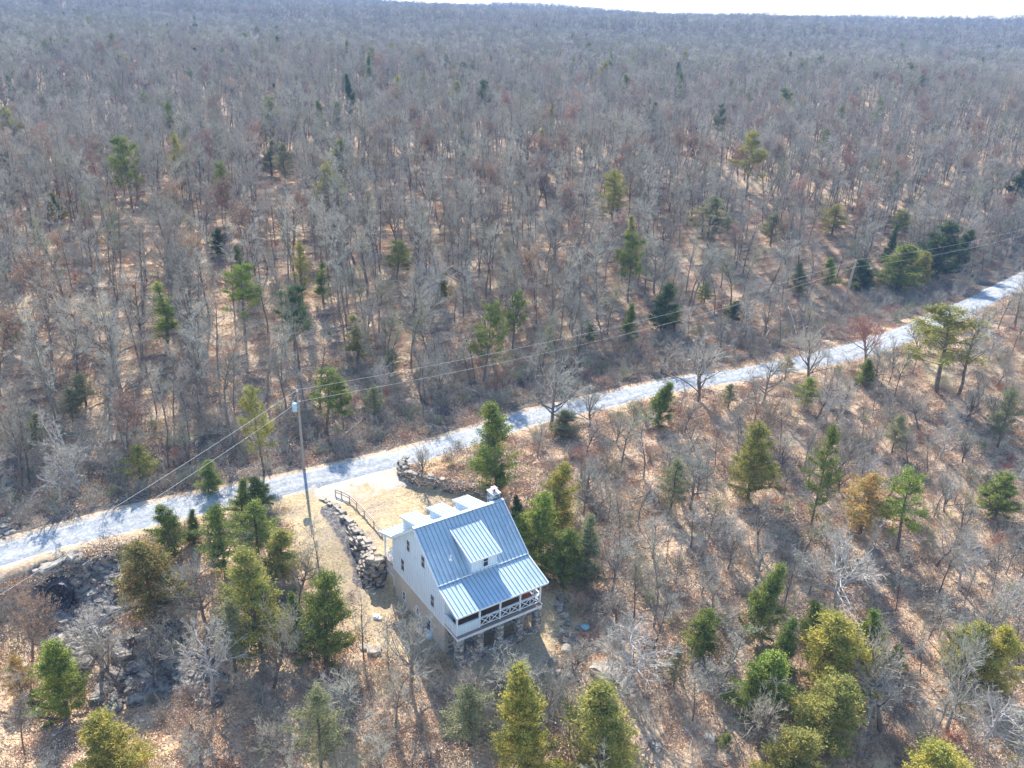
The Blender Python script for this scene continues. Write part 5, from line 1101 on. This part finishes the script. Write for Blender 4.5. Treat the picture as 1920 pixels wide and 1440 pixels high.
# --- many: points instanced by geometry nodes
def scatter(name, pts, srcs, label=None):
    """pts = (n, [x,y,z,rot,scale_xy,scale_z,idx]); srcs = list of meshes"""
    col = bpy.data.collections.new(name + '_sources')
    for k, me in enumerate(srcs):
        so_ = bpy.data.objects.new('%s_source_%02d' % (name, k), me); col.objects.link(so_)
    me = bpy.data.meshes.new(name); me.vertices.add(len(pts)); me.vertices.foreach_set('co', pts[:, :3].astype(np.float32).ravel())
    for nm, c in (('rot', 3), ('sxy', 4), ('sz', 5)):
        a = me.attributes.new(nm, 'FLOAT', 'POINT'); a.data.foreach_set('value', pts[:, c].astype(np.float32))
    a = me.attributes.new('idx', 'INT', 'POINT'); a.data.foreach_set('value', pts[:, 6].astype(np.int32))
    o = link(name, me); ng = bpy.data.node_groups.new(name + '_nodes', 'GeometryNodeTree')
    ng.interface.new_socket('Geometry', in_out='INPUT', socket_type='NodeSocketGeometry'); ng.interface.new_socket('Geometry', in_out='OUTPUT', socket_type='NodeSocketGeometry')
    N = ng.nodes; gi = N.new('NodeGroupInput'); go = N.new('NodeGroupOutput'); ci = N.new('GeometryNodeCollectionInfo'); ci.inputs['Collection'].default_value = col
    ci.inputs['Separate Children'].default_value = True; ci.inputs['Reset Children'].default_value = True
    ip = N.new('GeometryNodeInstanceOnPoints'); ip.inputs['Pick Instance'].default_value = True
    def attr(n, t): x = N.new('GeometryNodeInputNamedAttribute'); x.data_type = t; x.inputs['Name'].default_value = n; return x.outputs['Attribute']
    cr = N.new('ShaderNodeCombineXYZ'); ng.links.new(attr('rot', 'FLOAT'), cr.inputs[2]); cs = N.new('ShaderNodeCombineXYZ'); s_ = attr('sxy', 'FLOAT'); ng.links.new(s_, cs.inputs[0]); ng.links.new(s_, cs.inputs[1]); ng.links.new(attr('sz', 'FLOAT'), cs.inputs[2])
    ng.links.new(gi.outputs[0], ip.inputs['Points']); ng.links.new(ci.outputs[0], ip.inputs['Instance']); ng.links.new(attr('idx', 'INT'), ip.inputs['Instance Index'])
    e2r = N.new('FunctionNodeEulerToRotation'); ng.links.new(cr.outputs[0], e2r.inputs[0]); ng.links.new(e2r.outputs[0], ip.inputs['Rotation']); ng.links.new(cs.outputs[0], ip.inputs['Scale']); ng.links.new(ip.outputs[0], go.inputs[0])
    md = o.modifiers.new('scatter', 'NODES'); md.node_group = ng
    tag(o, label, None, None, 'stuff'); return o
def rows(X, Y, Z, rot, sxy, sz, idx): return np.stack([X, Y, Z, rot, sxy, sz, idx], 1)
rest = np.array([i for i in range(len(X1)) if i not in indiv])
H0 = np.array([BT[k][3] for k in K])
S = hgt1[rest] / H0[kind1[rest]]
A1 = rows(X1[rest], Y1[rest], Z1[rest], r.uniform(0, 6.28, len(rest)), S * r.uniform(.75, 1.05, len(rest)), S, kind1[rest])
# far woods with lighter meshes
X2, Y2, Z2 = field(-420, 560, 330, 640, 5.1, r, 9); X3, Y3, Z3 = field(-1300, 1500, 640, 1750, 7.6, r, 9)
m3 = r.random(len(X3)) < .95; X3, Y3, Z3 = X3[m3], Y3[m3], Z3[m3]
# sides of the near block
Xs, Ys, Zs = field(-420, 560, 60, 330, 4.6, r, 9); ms = (Xs < -150) | (Xs > 210); Xs, Ys, Zs = Xs[ms], Ys[ms], Zs[ms]
X2 = np.r_[X2, Xs]; Y2 = np.r_[Y2, Ys]; Z2 = np.r_[Z2, Zs]
lod = []
for i in range(5):
    (wv, wf), (tv, tf), _l = bare_tree(300 + i, 10.5, 'forest', twig=.028, dens=.95, lod=True); V, Fq = cat_([(wv, wf), (tv, tf)])
    lod.append(mesh_np('far_tree%d' % i, V, [Fq], [BARK_D, (TW_G, TW_B, TW_G, TW_L, TW_G)[i]], np.r_[np.zeros(len(wf)), np.ones(len(tf))]))
(wv, wf), (tv, tf), lv_ = bare_tree(310, 9.5, 'forest', twig=.02, dens=.9, lod=True, leaf=True); V, Fq = cat_([(wv, wf), (tv, tf), lv_]); lod.append(mesh_np('far_tree5', V, [Fq], [BARK_D, TW_B, LEAF_R], np.r_[np.zeros(len(wf)), np.ones(len(tf)), np.full(len(lv_[1]), 2)]))
NK = len(K)
def farrows(X, Y, Z, s0, s1):
    n = len(X); red = fbm(X, Y, 90, 77, 2) > .75; idx = NK + r.integers(0, 5, n); idx = np.where(red & (r.random(n) < .3), NK + 5, idx); s = r.uniform(s0, s1, n); return rows(X, Y, Z, r.uniform(0, 6.28, n), s * r.uniform(.95, 1.3, n), s, idx)
A = np.concatenate([A1, farrows(X2, Y2, Z2, .75, 1.2), farrows(X3, Y3, Z3, .7, 1.75)])
scatter('leafless_woods', A, [BT[k][2] for k in K] + lod, 'dense mass of grey leafless trees covering the hills beyond the road')
print('woods instances', len(A), 'individual', len(indiv) + len(BLIST), 'max rank', max(len(L) for L in assign.values()))
# far evergreens, each its own thing
r2 = np.random.default_rng(77); cnt = 0; FE = []
Xe, Ye, Ze = field(-600, 800, 100, 800, 15, r2, 7); pr = np.clip(.55 + .5 * fbm(Xe, Ye, 150, 4, 2), .05, 1); kx = r2.random(len(Xe)) < pr * np.interp(np.hypot(Xe, Ye), [120, 280, 450, 800], [.75, .6, .25, .08])
cand = np.nonzero(kx)[0]; r2.shuffle(cand)
ZN = [(0, 'left part'), (640, 'middle'), (1280, 'right part')]
for i in cand:
    if cnt >= 190: break
    if len(KO) and np.min(np.hypot(Xe[i] - KO[:, 0], Ye[i] - KO[:, 1])) < 6: continue
    ok, uu, vv, kk = infrustum(Xe[i:i + 1], Ye[i:i + 1], Ze[i:i + 1] + 5, 0, 0)
    if not ok[0] or nroad(Xe[i], Ye[i]) < 12: continue
    me_ = ('cone', 'cone2', 'oval', 'pine', 'pine2', 'loose', 'thin')[r2.integers(0, 7)]; co = ('dark', 'green', 'dull', 'olive', 'dull', 'green')[r2.integers(0, 6)]
    hh = r2.uniform(8.0, 12.5); tr, fo, span, top = EV[me_]; s = hh / top * r2.uniform(.75, 1.15)
    e = tree_thing('cedar_tree', (Xe[i], Ye[i], Ze[i]), r2.uniform(0, 6.28), (s, s, hh / top), tr, fo, GREENS[co])
    FE.append((e, uu[0], vv[0], {'dark': 'dark green', 'green': 'green', 'olive': 'olive', 'dull': 'faded green'}[co])); cnt += 1
fa = {}
for (e, uu, vv, cn) in FE:
    dx, dy = uu - LM[:, 0], vv - LM[:, 1]; j = int(np.argmin(np.hypot(dx, dy))); dirn = ('right' if dx[j] > 0 else 'left') if abs(dx[j]) > abs(dy[j]) else ('below' if dy[j] > 0 else 'above'); fa.setdefault((j, dirn), []).append((math.hypot(dx[j], dy[j]), e, cn))
for (j, dirn), L in fa.items():
    for rk, (_, e, cn) in enumerate(sorted(L, key=lambda q: q[0])):
        tag(e, '%s cedar, %s cedar %s the %s' % (cn, ORD[min(rk, 59)], {'right': 'right of', 'left': 'left of', 'below': 'below', 'above': 'above'}[dirn], LMK[j][2]), 'evergreen tree', 'evergreen trees scattered through the leafless woods')
print('far cedar max rank', max(len(L) for L in fa.values()))
# undergrowth: twiggy brush and saplings nobody could count
SH = []
for i in range(6):
    V, Fq = shrub(400 + i, (1.3, 1.8, 2.4, 1.1, 3.0, 1.7)[i], (26, 26, 16, 30, 9, 24)[i], (.9, 1.1, .8, 1.2, .6, 1.0)[i]); SH.append(mesh_np('brush%d' % i, V, [Fq], (TW_B, TW_B, TW_G, TW_P, TW_B, TW_L)[i]))
Xb, Yb, Zb = field(-140, 190, 28, 300, 1.9, r, 1, 60, 60); DB = dline(ROAD[::3], Xb, Yb); NB = nroad(Xb, Yb)
pb = np.where(NB > 0, .18, .30); pb = np.where((NB > 0) & (DB < 16), .85, pb); pb = pb + .2 * (fbm(Xb, Yb, 18, 55, 2) > .45) * (NB < 0)
pb = np.where(DB < 3.6, 0, pb); pb = np.where(inside(LAWN, Xb, Yb) | inside(PAD, Xb, Yb), 0, pb); pb = np.where(inside(PATH, Xb, Yb), .1, pb)
hpx = [tuple(hw(-.6, -.6)), tuple(hw(8.8, -.6)), tuple(hw(8.8, 13.4)), tuple(hw(-.6, 13.4))]; pb = np.where(inside(hpx, Xb, Yb), 0, pb); pb = np.where(inside(ISLE, Xb, Yb), .12, pb)
pb = np.where(inside(RAV, Xb, Yb), 0, pb)
THK = [xy(*p) for p in [(650, 1230), (860, 1262), (960, 1270), (1030, 1250), (1060, 1330), (900, 1400), (640, 1400), (560, 1330)]]; pb = np.where(inside(THK, Xb, Yb), .45, pb)
kb = r.random(len(Xb)) < pb; Xb, Yb, Zb = Xb[kb], Yb[kb], Zb[kb]; n = len(Xb); ib = r.choice(6, n, p=[.26, .26, .14, .05, .13, .16]); sb = r.uniform(.6, 1.25, n)
scatter('undergrowth', rows(Xb, Yb, Zb, r.uniform(0, 6.28, n), sb, sb, ib), SH, 'tangled leafless brush and saplings along the road and between the trees')
print('brush', n)
# leaf clumps, sticks and small stones on the forest floor
def litter_patch(seed):
    q = np.random.default_rng(seed); n = 9; P, Q = grow(np.c_[q.uniform(-1.3, 1.3, (n, 2)), np.full(n, .04)], np.c_[q.normal(0, 1, (n, 2)), np.full(n, .04)], q.uniform(.5, 2.2, n), q.uniform(.012, .04, n), 5, .12, 0, .5, q)
    P[..., 2] = .03 + .05 * q.random((n, 5)); st = tubes(P, Q, 4); C = np.c_[q.normal(0, .8, (700, 2)), q.uniform(.02, .10, 700)]; lv = cards(C, .125, q, .7); V, Fq = cat_([st, lv]); return V, Fq, np.r_[np.zeros(len(st[1])), np.ones(len(lv[1]))]
LIT = []
for i in range(5):
    V, Fq, mi = litter_patch(500 + i); LIT.append(mesh_np('litter%d' % i, V, [Fq], [(BARK_G, BARK_W)[i % 2], mat('fallen_leaves%d' % i, [(.68, .50, .34), (.52, .34, .21), (.76, .60, .43), (.34, .24, .17), (.62, .42, .26)][i], .9, rand=.15)], mi))
Xl, Yl, Zl = field(-90, 130, 28, 190, 1.5, r, .5, 40, 40); pl_ = np.where(inside(LAWN, Xl, Yl) | inside(PAD, Xl, Yl), .04, .7); pl_ = np.where(inside(PAD, Xl, Yl), .01, pl_); pl_ = np.where(dline(ROAD[::3], Xl, Yl) < 2.8, 0, pl_); pl_ = np.where(inside(hpx, Xl, Yl), 0, pl_)
kl = r.random(len(Xl)) < pl_; Xl, Yl, Zl = Xl[kl], Yl[kl], Zl[kl]; n = len(Xl); sl = r.uniform(.5, 1.2, n)
scatter('leaf_litter', rows(Xl, Yl, Zl, r.uniform(0, 6.28, n), sl, sl, r.integers(0, 5, n)), LIT, 'fallen leaves and sticks covering the forest floor')
# fallen logs
def log(p, q, rad, label, mt=BARK_W):
    a = at(*p); b = at(*q); a = a + [0, 0, rad]; b = b + [0, 0, rad]; m = MB(); rr = np.random.default_rng(int(p[0]))
    mid = (a + b) / 2 + np.array([rr.normal(0, .15), rr.normal(0, .15), .05]); d = b - a; m.tube([tuple(a), tuple(mid), tuple(b)], [rad, rad * .8, rad * .45], 7)
    s = a + d * .55; m.tube([tuple(s), tuple(s + np.array([-d[1], d[0], 0]) * .15 + [0, 0, .35])], [rad * .5, rad * .2], 5)
    tag(m.build('fallen_log', mt), label, 'log')
for a in [((868, 728), (925, 748), .16, 'pale fallen log on the bank above the tall cedar'), ((1478, 578), (1493, 628), .14, 'pale log lying downhill on the far bank left of the leaning pole'), ((1462, 602), (1530, 584), .10, 'thin pale log crossing the downhill one on the far bank'),
          ((1430, 640), (1452, 612), .10, 'short grey log on the far bank right of centre'), ((1355, 1170), (1388, 1150), .12, 'grey broken limb on the leafy slope right of the low cedar bush'), ((1355, 1178), (1392, 1188), .12, 'lower grey broken limb beside the first on the leafy slope'),
          ((1290, 905), (1345, 925), .10, 'thin grey log in the right woods'), ((2, 570), (34, 594), .14, 'dark fallen trunk in the woods at the left edge'), ((1755, 1330), (1800, 1352), .12, 'grey log in the leaves at the lower right'),
          ((1275, 640), (1300, 660), .12, 'pale broken log on the shaded bank left of the ball shaped cedar'), ((1288, 1215), (1340, 1290), .09, 'slender log lying downhill below the low cedar bush'), ((640, 820), (700, 770), .10, 'thin pale leaning log right of the transformer pole')]:
    log(*a)
# ------------------------------------------------------------------ haze
if True:
    m = MB(); m.box((-1900, -120, -60), (2100, 2400, 92)); hm = bpy.data.materials.new('haze'); hm.use_nodes = True; t = hm.node_tree; t.nodes.remove(t.nodes['Principled BSDF'])
    pv = t.nodes.new('ShaderNodeVolumePrincipled'); pv.inputs['Density'].default_value = HAZE; pv.inputs['Color'].default_value = (.16, .30, .58, 1); pv.inputs['Anisotropy'].default_value = .1
    t.links.new(pv.outputs[0], t.nodes['Material Output'].inputs['Volume']); o = m.build('haze', hm); tag(o, kind='stuff')
